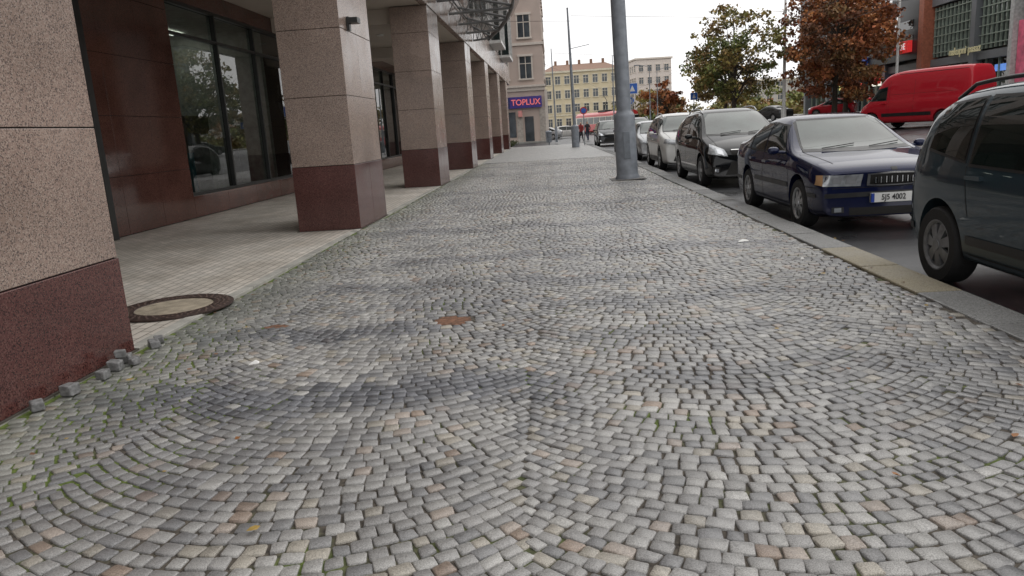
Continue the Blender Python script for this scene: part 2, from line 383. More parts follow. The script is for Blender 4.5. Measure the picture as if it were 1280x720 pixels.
# ================================================================== LEFT BUILDING
G_pink=granite("pink_granite",(.14,.11,.10),(.32,.235,.195),(.42,.34,.29),.20,.22)
G_red=granite("red_granite",(.04,.018,.017),(.105,.040,.036),(.15,.07,.06),.13,.25)
G_wall=granite("brown_granite",(.04,.018,.015),(.13,.058,.046),(.18,.09,.07),.08,.3)
M_frame=pmat("dark_frame",(.02,.022,.022),.35)
M_soffit=pmat("soffit_panel",(.50,.44,.38),.6,var=.1,scale=1)
def left_building():
    B=root("office_building")
    PY=[(3.0,4.88),(11.25,13.1),(19.7,21.5),(28.0,29.8),(36.2,38.0),(44.4,46.2),(52.2,54)]
    seams=[[0,.68,1.56,2.45,3.35,4.3],[0,1.0,2.03,3.0,3.95,4.6]]
    mb=MB(); core=MB()
    for k,(y0,y1) in enumerate(PY):
        ss=seams[0] if k==0 else seams[1]
        core.box(-3.99,-3.06,y0+.02,y1-.02,0,4.6)
        for i in range(len(ss)-1):
            mi=1 if i==0 else 0; e=0 if i==0 else .006
            ym=(y0+y1)/2
            for a,b in (((y0,y1),) if k==0 else ((y0,ym-.002),(ym+.002,y1))):
                mb.box(-4.02+e,-3.04-e,a+(e if a==y0 else 0),b-(e if b==y1 else 0),ss[i]+(.004 if i else 0),ss[i+1]-.004,mi)
    mb.obj("pillars",[G_pink,G_red],B,bevel=.004); core.obj("pillar_cores",[M_dark],B)
    mb=MB()
    for (y0,y1) in PY: mb.box(-4.05,-3.025,y0-.03,y1+.03,0,.012)
    mb.obj("pillar_joint",[pmat("mastic",(.07,.06,.05),.8)],B)
    mb=MB(); gl=MB(); fr=MB(); X=-7.25
    mb2=MB()
    wins=[(3.0,10.9),(14.5,20.9),(22.9,29.2),(31.0,37.2),(39.2,45.4),(47.4,53.6)]
    sill=.45; top=4.25
    prev=-5
    edges=[]
    for (a,b) in wins: edges.append((prev,a)); prev=b
    edges.append((prev,57))
    for (a,b) in edges:
        mb2.box(-7.9,-7.331,a+.02,b-.02,-.1,4.7)
        n=max(1,round((b-a)/1.35)); st=(b-a)/n
        for i in range(n):
            for z0,z1 in ((.02,1.0),(1.0,2.0),(2.0,3.0),(3.0,4.0),(4.0,4.62)):
                mb.box(X-.08,X,a+i*st+.004,a+(i+1)*st-.004,z0+.004,z1-.004)
    for (a,b) in wins:
        mb2.box(-7.6,-7.331,a,b,-.1,sill-.01); mb2.box(-7.6,-7.331,a,b,top+.01,4.7)
        n=round((b-a)/1.6); st=(b-a)/n
        for i in range(n): mb.box(X-.08,X,a+i*st+.004,a+(i+1)*st-.004,.024,sill-.004)
        mb.box(X-.08,X,a+.004,b-.004,top+.004,4.616)
        gl.quad((X-.10,a,sill),(X-.10,b,sill),(X-.10,b,top),(X-.10,a,top))
        nm=3 if a>12 else 4
        for i in range(nm+1):
            y=a+(b-a)*i/nm; fr.box(X-.12,X-.02,y-.03,y+.03,sill,top)
        for z in (sill+.03,3.62,top-.03): fr.box(X-.119,X-.024,a+.03,b-.03,z-.03,z+.03)
    fr.box(X,X+.10,11.45,11.6,.0,4.6)
    mb2.obj("wall_core",[M_dark],B)
    mb.obj("wall_panels",[G_wall],B,bevel=.003); gl.obj("shop_windows",[M_clear],B); fr.obj("window_frames",[M_frame],B)
    I=MB(); I.box(-13.2,-13,-5,57,-.1,4.7,0); I.box(-13,-7.9,-5,57,-.1,.01,1); I.box(-13,-7.9,-5,57,4.6,4.71,2)
    for y in (12.5,22,30.2,38.2,46.4): I.box(-13,-7.92,y-.1,y+.1,0,4.6,0)
    I.box(-8.4,-8.3,15.2,16.9,.01,1.3,3); I.box(-9.2,-9.1,17.6,19.6,.01,2.2,4); I.box(-12.9,-12.6,14,21,.5,2.4,3)
    for i in range(26): 
        y=random.uniform(13,54); x=random.uniform(-12,-8.6); h=random.uniform(.7,1.8); I.box(x,x+.5,y,y+.9,.01,h,random.choice([0,3,4,4]))
    for y in np.arange(1,56,2.4):
        I.box(-10.6,-10.3,y,y+1.2,4.55,4.59,5)
    I.obj("interior",[pmat("int_wall",(.35,.36,.34),.8),pmat("int_floor",(.15,.14,.13),.4),pmat("int_ceiling",(.5,.5,.48),.8),pmat("int_teal",(.03,.16,.20),.5),pmat("int_furniture",(.12,.11,.10),.6),pmat("int_lamp",(.8,.8,.8),.5,emit=(1,.95,.85),es=6)],B)
    mb=MB(); mb.box(-7.9,-3.2,-6,57,4.62,4.72); 
    mb.obj("soffit",[M_soffit],B)
    mb=MB()
    for (y0,y1) in PY: mb.box(-7.24,-4.02,y0+.35,y1-.35,4.25,4.619)
    mb.obj("beams",[M_soffit],B)
    mb=MB()
    for y in np.arange(0,56,2.75):
        mb.cyl((-5.4,y,4.619),(-5.4,y,4.58),.11,n=16)
    mb.obj("downlights",[M_white],B)
    mb=MB(); y=-6
    while y<56.5:
        mb.box(-3.2,-3.02,y+.004,y+1.37,4.604,5.15); y+=1.375
    mb.obj("fascia",[G_pink],B,bevel=.004)
    mb=MB(); mb.box(-20,-3.35,-6,57,4.73,24); mb.obj("upper_walls",[G_wall],B)
    mb=MB(); gl=MB(); fr=MB()
    for z in (5.15,8.6,12.1,15.6,19.1): 
        mb.box(-3.35,-3.03,-6,57,z+.003,z+.7)
        gl.box(-3.34,-3.2,-6,57,z+.71,z+3.44)
        for y in np.arange(-6,57,1.375): fr.box(-3.19,-3.10,y-.03,y+.03,z+.71,z+3.44)
        fr.box(-3.19,-3.12,-6,57,z+2.5,z+2.56)
    for (y0,y1) in PY: mb.box(-3.19,-2.98,y0+.2,y1-.2,5.853,24)
    mb.obj("upper_spandrels",[G_pink],B); gl.obj("upper_windows",[M_glassb],B); fr.obj("upper_mullions",[pmat("alu",(.45,.46,.46),.35,metal=.5)],B)
    mb=MB(); gl=MB()
    for y0 in (31.5,39.7,47.8):
        for z in (5.9,9.4,12.9):
            gl.box(-3.1,-2.45,y0,y0+3.6,z,z+2.6)
            mb.box(-3.1,-2.40,y0-.05,y0+3.65,z-.15,z-.003); mb.box(-3.1,-2.40,y0-.05,y0+3.65,z+2.603,z+2.75)
            for k in range(4): mb.box(-2.449,-2.41,y0+k*1.2-.03,y0+k*1.2+.03,z,z+2.6)
            mb.box(-2.95,-2.9,y0-.03,y0-.003,z,z+2.6)
    mb.obj("bay_frames",[pmat("pale_alu",(.55,.54,.52),.4,metal=.2)],B); gl.obj("bay_glass",[M_glassb],B)
    # canopy: trusses carrying a glass deck
    C=MB(); g=MB()
    ys=np.arange(19.0,31.1,2.4)
    def xo(y): 
        t=(y-19)/12; return -.80-1.5*t*t
    for i,y in enumerate(ys):
        x1=xo(y)
        C.cyl((-3.0,y,4.95),(x1,y,5.0),.04,n=6); C.cyl((-3.0,y,5.5),(x1,y,5.08),.04,n=6)
        n=4
        for k in range(n):
            a=k/n; b=(k+.5)/n; c_=(k+1)/n
            lo=lambda t:(-3.0+(x1+3.0)*t,y,4.95+.05*t); hi=lambda t:(-3.0+(x1+3.0)*t,y,5.5-.42*t)
            C.cyl(lo(a),hi(b),.016,n=5); C.cyl(hi(b),lo(c_),.016,n=5)
        if i:
            yp=ys[i-1]; xp=xo(yp)
            for t in (0.02,.5,1):
                C.cyl((-3+(xp+3)*t,yp,5.5-.42*t),(-3+(x1+3)*t,y,5.5-.42*t),.03,n=6)
            C.cyl((xp,yp,5.0),(x1,y,5.0),.045,n=8)
            g.quad((-3.0,yp,5.57),(xp+.2,yp,5.12),(x1+.2,y,5.12),(-3.0,y,5.57))
    for y in ys[::2]: C.cyl((-3.0,y,7.2),(xo(y)*.7-.9,y,5.3),.02,n=6)
    m,nt,b=_nt("canopy_glass"); nz=N(nt,"ShaderNodeTexNoise"); nz.inputs["Scale"].default_value=3; nt.links.new(coords(nt),nz.inputs["Vector"])
    nt.links.new(ramp(nt,nz.outputs["Fac"],[(.3,(.22,.23,.23)),(.7,(.34,.35,.35))]),b.inputs["Base Color"]); b.inputs["Alpha"].default_value=.5; b.inputs["Roughness"].default_value=.1
    C.obj("canopy_truss",[pmat("truss_paint",(.17,.17,.17),.5)],B); g.obj("canopy_glass",[m],B)
    mb=MB(); mb.box(-3.0,-2.86,11.6,11.8,3.1,3.18); mb.box(-3.04,-3.0,11.65,11.75,3.0,3.2); mb.obj("wall_lamp",[M_frame],B)
left_building()

# ================================================================== CARS
M_rub=pmat("tyre_rubber",(.018,.018,.019),.8,var=.3,scale=30,bump=.2)
M_rim=pmat("alloy",(.38,.39,.40),.3,metal=.8,var=.15,scale=12)
M_hub=pmat("dirty_hubcap",(.20,.205,.215),.4,metal=.4,var=.3,scale=12)
M_cglass=pmat("car_glass",(.010,.015,.014),.015,var=.3,scale=2,spec=.5)
M_wglass=pmat("windscreen",(.045,.06,.055),.015,var=.6,scale=1.8,spec=.7)
M_chrome=pmat("chrome",(.6,.6,.6),.12,metal=1,var=.05)
M_lamp=pmat("headlamp",(.40,.42,.44),.12,metal=.3,var=.35,scale=14,coat=1)
M_lampi=pmat("lamp_reflector",(.75,.77,.8),.08,metal=.7,var=.1,coat=1)
M_orange=pmat("indicator",(.45,.27,.14),.2,coat=.5)
M_redl=pmat("tail_lamp",(.30,.01,.01),.15,coat=1)
M_plate=pmat("number_plate",(.75,.75,.73),.4,var=.05)
M_blue=pmat("plate_blue",(.02,.06,.35),.4)
def ip(pts,x):
    pts=sorted(pts)
    if x<=pts[0][0]: return pts[0][1]
    for (a,b),(c,d) in zip(pts,pts[1:]):
        if x<=c: return b+(d-b)*(x-a)/(c-a)
    return pts[-1][1]
def resample(pts,n):
    P=[Vector((*p,0)) for p in pts]; L=[0]
    for a,b in zip(P,P[1:]): L.append(L[-1]+(b-a).length)
    out=[]
    for i in range(n+1):
        s=L[-1]*i/n
        for k in range(len(P)-1):
            if s<=L[k+1]+1e-9:
                t=(s-L[k])/max(1e-9,L[k+1]-L[k]); q=P[k].lerp(P[k+1],t); out.append((q.x,q.y)); break
    return out
def paint(name,col,metal=.3,rough=.32):
    m,nt,b=_nt(name); c=coords(nt)
    n=N(nt,"ShaderNodeTexNoise"); n.inputs["Scale"].default_value=3; n.inputs["Detail"].default_value=6; nt.links.new(c,n.inputs["Vector"])
    sx=nt.nodes.new("ShaderNodeSeparateXYZ"); nt.links.new(c,sx.inputs[0])
    mr=N(nt,"ShaderNodeMapRange"); mr.inputs["From Min"].default_value=.55; mr.inputs["From Max"].default_value=.12; mr.inputs["To Min"].default_value=.0; mr.inputs["To Max"].default_value=.4; nt.links.new(sx.outputs[2],mr.inputs["Value"])
    ml=N(nt,"ShaderNodeMath",operation='MULTIPLY'); nt.links.new(mr.outputs[0],ml.inputs[0]); nt.links.new(n.outputs["Fac"],ml.inputs[1])
    mx=N(nt,"ShaderNodeMix",data_type='RGBA'); nt.links.new(ml.outputs[0],mx.inputs["Factor"]); mx.inputs["A"].default_value=(*col,1); mx.inputs["B"].default_value=(.08,.07,.06,1)
    nt.links.new(mx.outputs["Result"],b.inputs["Base Color"])
    b.inputs["Roughness"].default_value=rough
    cr_=N(nt,"ShaderNodeMapRange"); cr_.inputs["From Max"].default_value=.3; cr_.inputs["To Min"].default_value=.015; cr_.inputs["To Max"].default_value=.35; nt.links.new(ml.outputs[0],cr_.inputs["Value"]); nt.links.new(cr_.outputs[0],b.inputs["Coat Roughness"])
    b.inputs["Metallic"].default_value=metal; b.inputs["Coat Weight"].default_value=.9; b.inputs["Coat IOR"].default_value=1.45; b.inputs["Specular IOR Level"].default_value=.0
    return m
def car(sp,colr,loc,rz,detail=2,plate=None):
    R=root(sp.get("name","parked_car"),(loc[0],loc[1],loc[2]),rz)
    L,W,H=sp["L"],sp["W"],sp["H"]; top=sp["top"]; belt=sp["belt"]; th=sp.get("th",.30); hw=W/2
    xs=sorted(set([round(p[0],3) for p in top]+[L/2-.30,L/2-.03,-L/2+.03,-L/2+.30]+[sp["fa"],sp["ra"],(sp["fa"]+sp["ra"])/2]),reverse=True)
    fw=sp.get("fw",.87)
    wp=[(L/2,fw),(L/2-.15,fw+.07),(L/2-.45,.99),(L/2-1.0,1.0),(-L/2+1.0,1.0),(-L/2+.4,.975),(-L/2+.1,.93),(-L/2,.88)]
    rings=[]
    for x in xs:
        w=hw*min(1,ip(wp,x)); zt=ip(top,x); zl=min(ip(belt,x),zt-.05); zb=sp.get("zb",.20)+(.04 if abs(x)>L/2-.2 else 0)
        g=zt-zl; ws=w*.955; wr=ws-g*th-.02
        h=zl-zb
        rings.append([(0,zb),(w*.86,zb),(w*.965,zb+.05),(w*.985,zb+h*.33),(w,zb+h*.62),(w*.994,zb+h*.88),(ws,zl),(ws-g*th*.45,zl+g*.5),(wr,zl+g*.86),(wr*.88-.02,zt-.004),(wr*.5,zt+.012),(0,zt+.018)])
    vs=[];fs=[]; k=len(rings[0]); n=2*k-2
    for x,r in zip(xs,rings):
        full=[(y,z) for y,z in r]+[(-y,z) for y,z in r[-2:0:-1]]
        for y,z in full:
            fx=max(0,(x-(L/2-1.1))/1.1); bx=max(0,(-x-(L/2-.9))/.9); q=abs(y)/hw
            xx=x-fx*(sp.get("pc",.20)*q**3+sp.get("rake",.10)*max(0,z-.52)/.3*.9)+bx*(.12*q**3)
            cb=max(0,z-ip(belt,x)); xx-=0.10*q*q*min(1,cb/.3)*(1 if x>0 else -1)*(1 if abs(x)<L/2-.3 else 0)
            vs.append((xx,y,z))
    for i in range(len(xs)-1):
        for j in range(n): fs.append((i*n+j,i*n+(j+1)%n,(i+1)*n+(j+1)%n,(i+1)*n+j))
    fs.append(tuple(range(n-1,-1,-1))); fs.append(tuple(range((len(xs)-1)*n,len(xs)*n)))
    me=bpy.data.meshes.new("tmp"); me.from_pydata(vs,[],fs); me.update()
    tmp=bpy.data.objects.new("tmp",me); COL.objects.link(tmp)
    s=tmp.modifiers.new("s","SUBSURF"); s.levels=2; s.render_levels=2
    wr=sp["wr"]
    cm=MB()
    for ax in (sp["fa"],sp["ra"]):
        for sg in (-1,1):
            cm.cyl((ax,sg*(hw-.26),wr+.015),(ax,sg*(hw+.3),wr+.015),wr+.055,n=40,mi=1)
    cme=bpy.data.meshes.new("cut"); cme.from_pydata(cm.v,[],cm.f); 
    for m in (M_dark,M_black): cme.materials.append(m); 
    for m in (M_dark,M_black): me.materials.append(m)
    cme.polygons.foreach_set("material_index",cm.m); cme.update()
    co=bpy.data.objects.new("cut",cme); COL.objects.link(co)
    b=tmp.modifiers.new("b","BOOLEAN"); b.operation='DIFFERENCE'; b.object=co; b.solver='EXACT'
    dg=bpy.context.evaluated_depsgraph_get(); dg.update()
    bm_=bpy.data.meshes.new_from_object(tmp.evaluated_get(dg)); 
    bpy.data.objects.remove(tmp); bpy.data.objects.remove(co)
    bm_.materials.clear(); 
    for m in (colr,M_black): bm_.materials.append(m)
    bm_.polygons.foreach_set("use_smooth",[True]*len(bm_.polygons)); bm_.set_sharp_from_angle(angle=rad(38))
    body=bpy.data.objects.new("body",bm_); bm_.name="body"; COL.objects.link(body); body.parent=R
    bv=BVHTree.FromPolygons([v.co.copy() for v in bm_.vertices],[tuple(p.vertices) for p in bm_.polygons])
    mats=[M_cglass,M_black,M_lamp,M_chrome,M_orange,M_redl,M_plate,M_blue,M_dark,colr,M_wglass,M_lampi]
    D=MB()
    def patch(ax,bot,topp,mi,off=.004,nu=10,nv=5,sides=(1,-1)):
        bb=resample(bot,nu); tt=resample(topp,nu)
        for sg in sides:
            vs=[]
            for j in range(nv+1):
                for i in range(nu+1):
                    t=j/nv; a=bb[i][0]*(1-t)+tt[i][0]*t; z=bb[i][1]*(1-t)+tt[i][1]*t
                    if ax=='s': o=Vector((a,sg*3,z)); d=Vector((0,-sg,0))
                    elif ax=='f': o=Vector((6,a*sg,z)); d=Vector((-1,0,0))
                    elif ax=='t': o=Vector((a,z*sg,5)); d=Vector((0,0,-1))
                    else: o=Vector((-6,a*sg,z)); d=Vector((1,0,0))
                    h,nm,_,_=bv.ray_cast(o,d)
                    if h is None: h,nm,_,_=bv.find_nearest(Vector((a,sg*hw,z)) if ax=='s' else Vector(((L/2 if ax=='f' else -L/2),a*sg,z)))
                    if nm.dot(d)>0: nm=-nm
                    vs.append(h+nm*off)
            nn=nu+1
            D.add(vs,[(j*nn+i,j*nn+i+1,(j+1)*nn+i+1,(j+1)*nn+i) for j in range(nv) for i in range(nu)],mi)
    P_=patch
    for (bot,tp) in sp["side"]:
        cxm=sum(p[0] for p in bot+tp)/len(bot+tp); czm=sum(p[1] for p in bot+tp)/len(bot+tp)
        grow=lambda pts:[(p[0]+(.022 if p[0]>cxm else -.022),p[1]+(.022 if p[1]>czm else -.022)) for p in pts]
        P_('s',grow(bot),grow(tp),1,.003,14,6); P_('s',bot,tp,0,.007,14,6)
    y0,z0,y1,z1=sp["ws"]
    P_('f',[(-y0-.03,z0-.03),(0,z0-.04),(y0+.03,z0-.03)],[(-y1-.03,z1+.03),(0,z1+.03),(y1+.03,z1+.03)],1,.003,16,8,(1,))
    P_('f',[(-y0,z0),(0,z0-.01),(y0,z0)],[(-y1,z1),(0,z1),(y1,z1)],10,.007,16,8,(1,))
    if "rw" in sp:
        y0,z0,y1,z1=sp["rw"]
        P_('r',[(-y0,z0),(y0,z0)],[(-y1,z1),(y1,z1)],0,.006,14,6,(1,))
    for q in sp.get("front",[]): P_('f',q[0],q[1],q[2],q[3] if len(q)>3 else .006,12,5,(1,-1) if not q[4:] else (1,))
    for q in sp.get("sidep",[]): P_('s',q[0],q[1],q[2],q[3] if len(q)>3 else .004,16,3)
    if detail>1:
        for pts in sp.get("seams",[]):
            for (a,b) in zip(pts,pts[1:]):
                if abs(a[0]-b[0])<abs(a[1]-b[1]): P_('s',[(a[0]-.004,a[1]),(a[0]+.004,a[1])],[(b[0]-.004,b[1]),(b[0]+.004,b[1])],8,.0025,1,8)
                else: P_('s',[(a[0],a[1]-.004),(b[0],b[1]-.004)],[(a[0],a[1]+.004),(b[0],b[1]+.004)],8,.0025,8,1)
        bx0,by0,bx1,by1=(L/2-.33,hw*.70,sp["fa"]-.35,hw*.80)
        P_('t',[(bx0,by0-.004),(bx1,by1-.004)],[(bx0,by0+.004),(bx1,by1+.004)],8,.0025,10,1)
        for (x,z) in sp.get("handles",[]):
            for sg in (-1,1):
                h,nm,_,_=bv.ray_cast(Vector((x,sg*3,z)),Vector((0,-sg,0)))
                if h: D.box(x-.10,x+.10,min(h.y,h.y+sg*.035),max(h.y,h.y+sg*.035),z-.015,z+.018,9)
    if plate:
        zc=sp["plate"]; h,nm,_,_=bv.ray_cast(Vector((6,0,zc)),Vector((-1,0,0))); px=h.x+.03
        D.box(px-.04,px,-.26,.26,zc-.055,zc+.055,6); D.box(px-.02,px+.002,-.26,-.222,zc-.053,zc+.053,7); D.box(px-.02,px+.002,.222,.26,zc-.053,zc+.053,7)
        text(plate,.095,(px+.004,0,zc),(rad(90),0,rad(90)),M_black,R,"plate_text",.001,.85)
    if "slats" in sp:
        ya,za,zb_=sp["slats"]
        nS=15
        for i in range(nS):
            y=-ya+2*ya*(i+.5)/nS; h,_,_,_=bv.ray_cast(Vector((6,y,(za+zb_)/2)),Vector((-1,0,0)))
            if h: D.box(h.x,h.x+.022,y-.006,y+.006,za+.012,zb_-.012,1 if i%2 else 3)
    mx,mz=sp["mirror"]
    D.obj("trim_and_glass",mats,R,smooth=40)
    mm=MB()
    for sg in (-1,1):
        mm.add([(mx+a*.07*(1 if a<0 else .8),sg*(hw+.11+b*.10),mz+c_*.065) for a in(-1,1) for b in(-1,1) for c_ in(-1,1)],
               [(0,1,3,2),(4,6,7,5),(0,4,5,1),(2,3,7,6),(0,2,6,4),(1,5,7,3)],0)
        mm.cyl((mx+.02,sg*(hw-.08),mz-.03),(mx,sg*(hw+.08),mz-.02),.025,n=8)
    mo=mm.obj("mirrors",[colr],R,smooth=60); q=mo.modifiers.new("s","SUBSURF"); q.levels=2; q.render_levels=2
    wm=MB()
    for yy in (-.45,.15):
        a=bv.ray_cast(Vector((6,yy,sp["ws"][1]-.01)),Vector((-1,0,0)))[0]; b_=bv.ray_cast(Vector((6,yy+.45,sp["ws"][1]+.03)),Vector((-1,0,0)))[0]
        if a and b_: wm.cyl(a+Vector((.02,0,.02)),b_+Vector((.02,0,.02)),.007,n=5)
    if wm.v: wm.obj("wipers",[M_black],R)
    if sp.get("rails"):
        rm=MB()
        for sg in (-1,1):
            pts=[]
            for x in np.linspace(sp["rails"][0],sp["rails"][1],9):
                h=bv.ray_cast(Vector((x,sg*(hw*.66),3)),Vector((0,0,-1)))[0]
                e=0 if x in (sp["rails"][0],sp["rails"][1]) else .045
                pts.append(h+Vector((0,0,.012+e)))
            for a,b_ in zip(pts,pts[1:]): rm.cyl(a,b_,.017,n=8)
        rm.obj("roof_rails",[sp.get("railmat",M_black)],R,smooth=60)
    tm=MB(); rm=MB()
    for ax in (sp["fa"],sp["ra"]):
        for sg in (-1,1):
            yc=sg*(hw-.115); w=.10
            rr=wr*.66
            tm.lathe([(rr,-w),(wr*.93,-w*1.02),(wr*.985,-w*.8),(wr,-w*.45),(wr,w*.45),(wr*.985,w*.8),(wr*.93,w*1.02),(rr,w)],(ax,yc,wr),40,0)
            tm.lathe([(rr*.98,sg*w*.3),(.0,sg*w*.3)],(ax,yc,wr),40,0)
            rm.lathe([(rr+.006,sg*w*.98),(rr-.012,sg*w*1.0),(rr-.03,sg*w*.85),(rr-.035,sg*w*.3)],(ax,yc,wr),40,0)
            ns=sp.get("spokes",7)
            for i in range(ns):
                t=2*math.pi*i/ns+.3; c_,s_=math.cos(t),math.sin(t); yo=yc+sg*w*.82
                a0,a1=.04,rr-.015; w0,w1=.030,sp.get("spw",.034)
                vs=[]
                for (r_,ww_,dy) in ((a0,w0,.012*sg),(a1,w1,-.004*sg)):
                    for q,yy in ((-1,0),(1,0),(1,-sg*.03),(-1,-sg*.03)):
                        vs.append((ax+c_*r_-s_*ww_*q,yo+dy+yy,wr+s_*r_+c_*ww_*q))
                rm.add(vs,[(0,1,5,4),(1,2,6,5),(3,0,4,7),(2,3,7,6)],0)
            rm.cyl((ax,yc+sg*w*.6,wr),(ax,yc+sg*w*1.0,wr),.055,.045,16)
    tm.obj("tyres",[M_rub],R,smooth=50); rm.obj("wheel_rims",[sp.get("rimmat",M_rim)],R,smooth=35)
    return R

sedan=dict(L=4.51,W=1.75,H=1.43,fa=1.385,ra=-1.125,wr=.315,zb=.17,rake=.02,pc=.13,fw=.91,
 top=[(2.255,.72),(2.17,.80),(1.85,.865),(1.3,.93),(.98,.965),(.62,1.17),(.22,1.385),(-.25,1.44),(-.75,1.41),(-1.15,1.29),(-1.6,1.10),(-1.95,1.07),(-2.18,1.0),(-2.255,.80)],
 belt=[(2.255,.66),(1.9,.79),(1.3,.87),(.9,.90),(0,.90),(-1.2,.93),(-2.255,.95)],
 side=[([(.80,.935),(-.20,.95)],[(.24,1.29),(-.20,1.335)]),([(-.29,.952),(-.98,.965),(-1.02,.968)],[(-.29,1.335),(-.72,1.32),(-.98,1.18)]),([(-1.07,.972),(-1.40,.99)],[(-1.04,1.17),(-1.22,1.10)])],
 ws=(.66,.985,.53,1.35),rw=(.55,1.12,.48,1.32),mirror=(.72,.98),plate=.43,slats=(.23,.595,.705),
 front=[([(.37,.575),(.80,.585)],[(.36,.72),(.78,.715)],2,.008),([(.43,.60),(.55,.605)],[(.42,.70),(.54,.70)],11,.012),([(.60,.61),(.70,.61)],[(.59,.69),(.69,.69)],11,.012),([(.80,.59),(.84,.60)],[(.78,.715),(.82,.71)],4,.008),
        ([(-.30,.575),(0,.57),(.30,.575)],[(-.31,.72),(0,.735),(.31,.72)],3,.010,1),([(-.265,.59),(0,.585),(.265,.59)],[(-.275,.705),(0,.715),(.275,.705)],8,.014,1),
        ([(-.80,.55),(0,.555),(.80,.55)],[(-.80,.557),(0,.562),(.80,.557)],8,.003,1),
        ([(-.78,.44),(0,.45),(.78,.44)],[(-.78,.495),(0,.505),(.78,.495)],1,.006,1),([(-.5,.23),(.5,.23)],[(-.5,.32),(.5,.32)],8,.006,1),([(.56,.26),(.70,.26)],[(.56,.33),(.70,.33)],1,.008),([(.59,.27),(.67,.27)],[(.59,.32),(.67,.32)],11,.011),
        ([(.035,.75),(-.035,.75)],[(.035,.785),(-.035,.785)],1,.004,1)],
 sidep=[([(.98,.50),(-.68,.50)],[(.98,.565),(-.68,.565)],1,.008),([(2.0,.44),(1.75,.44)],[(2.0,.49),(1.75,.49)],1,.006),([(-1.55,.44),(-2.1,.44)],[(-1.55,.49),(-2.1,.49)],1,.006)],
 seams=[[(.99,.86),(1.0,.24)],[(-.245,.93),(-.245,.24)],[(-.80,.55),(-.72,.30)],[(-1.03,.95),(-.95,.62)],[(1.0,.24),(-.72,.24)],[(2.05,.56),(1.74,.56)]],handles=[(-.08,.80),(-.88,.82)],spokes=7,spw=.045)
mpv=dict(L=4.77,W=1.88,H=1.66,fa=1.46,ra=-1.39,wr=.335,zb=.18,th=.26,rake=.12,
 top=[(2.385,.68),(2.28,.82),(1.98,.94),(1.6,1.03),(1.30,1.09),(.8,1.36),(.3,1.59),(-.3,1.665),(-1.1,1.64),(-1.7,1.54),(-2.05,1.35),(-2.28,1.05),(-2.385,.80)],
 belt=[(2.385,.63),(2.0,.84),(1.5,.94),(1.1,.98),(0,1.0),(-1.2,1.05),(-2.0,1.10),(-2.385,1.1)],
 side=[([(1.10,1.02),(.70,1.03)],[(.86,1.20),(.70,1.28)]),([(.64,1.03),(-.25,1.05)],[(.52,1.38),(-.25,1.53)]),([(-.33,1.055),(-1.15,1.09)],[(-.33,1.535),(-1.1,1.51)]),([(-1.23,1.10),(-1.85,1.16)],[(-1.2,1.50),(-1.65,1.42)])],
 ws=(.74,1.11,.60,1.56),rw=(.6,1.2,.5,1.5),mirror=(.78,1.08),plate=.42,
 front=[([(.50,.66),(.86,.72)],[(.56,.80),(.80,.92)],2,.008),([(.58,.69),(.70,.72)],[(.60,.78),(.71,.82)],11,.012),([(-.42,.68),(.42,.68)],[(-.45,.78),(.45,.78)],8,.008,1),([(-.42,.78),(.42,.78)],[(-.43,.795),(.43,.795)],3,.012,1),([(-.55,.28),(.55,.28)],[(-.42,.55),(.42,.55)],8,.007,1),([(.66,.32),(.82,.34)],[(.66,.44),(.80,.46)],8,.008),([(.69,.34),(.77,.35)],[(.69,.41),(.76,.42)],11,.012)],
 sidep=[([(1.0,.42),(-.95,.42)],[(1.0,.46),(-.95,.46)],3,.006)],
 seams=[[(1.02,.95),(1.0,.28)],[(-.29,1.02),(-.29,.28)],[(-1.18,1.05),(-1.0,.6)],[(1.0,.28),(-.95,.28)]],handles=[(-.12,.90),(-1.0,.94)],spokes=5,spw=.035,rails=(.2,-1.5),railmat=M_rim)
minivan=dict(L=4.20,W=1.70,H=1.61,fa=1.26,ra=-1.36,wr=.325,zb=.22,th=.20,rake=.12,
 top=[(2.10,.70),(2.0,.82),(1.7,.95),(1.35,1.03),(1.08,1.10),(.7,1.36),(.35,1.55),(-.2,1.62),(-1.0,1.62),(-1.55,1.58),(-1.86,1.45),(-2.0,1.12),(-2.10,.80)],
 belt=[(2.10,.66),(1.7,.86),(1.1,.97),(0,1.0),(-.5,1.0),(-1.2,1.04),(-2.1,1.04)],
 side=[([(.92,1.04),(.0,1.03)],[(.46,1.46),(.0,1.50)]),([(-.09,1.0),(-.95,1.02)],[(-.09,1.50),(-.95,1.51)]),([(-1.04,1.04),(-1.66,1.12)],[(-1.04,1.505),(-1.60,1.46)])],
 ws=(.66,1.12,.56,1.52),rw=(.62,1.1,.56,1.48),mirror=(.80,1.08),plate=.42,
 front=[([(.42,.66),(.80,.70)],[(.42,.80),(.76,.86)],2,.008),([(-.34,.66),(.34,.66)],[(-.36,.78),(.36,.78)],8,.008,1),([(-.5,.28),(.5,.28)],[(-.5,.42),(.5,.42)],8,.007,1)],
 sidep=[([(.85,.40),(-.92,.40)],[(.85,.47),(-.92,.47)],1,.008),([(-1.86,.40),(-2.0,.40)],[(-1.86,.46),(-2.0,.46)],1,.008),([(-1.97,.82),(-2.02,.82)],[(-1.90,1.10),(-1.95,1.10)],5,.006)],
 seams=[[(.95,.98),(.95,.32)],[(-.045,.98),(-.045,.32)],[(-.99,1.0),(-.90,.62)],[(.95,.32),(-.9,.32)],[(-1.86,1.1),(-1.92,.5)]],handles=[(.12,.88),(-.82,.92)],spokes=7,spw=.05,rails=(.3,-1.65),rimmat=M_hub)
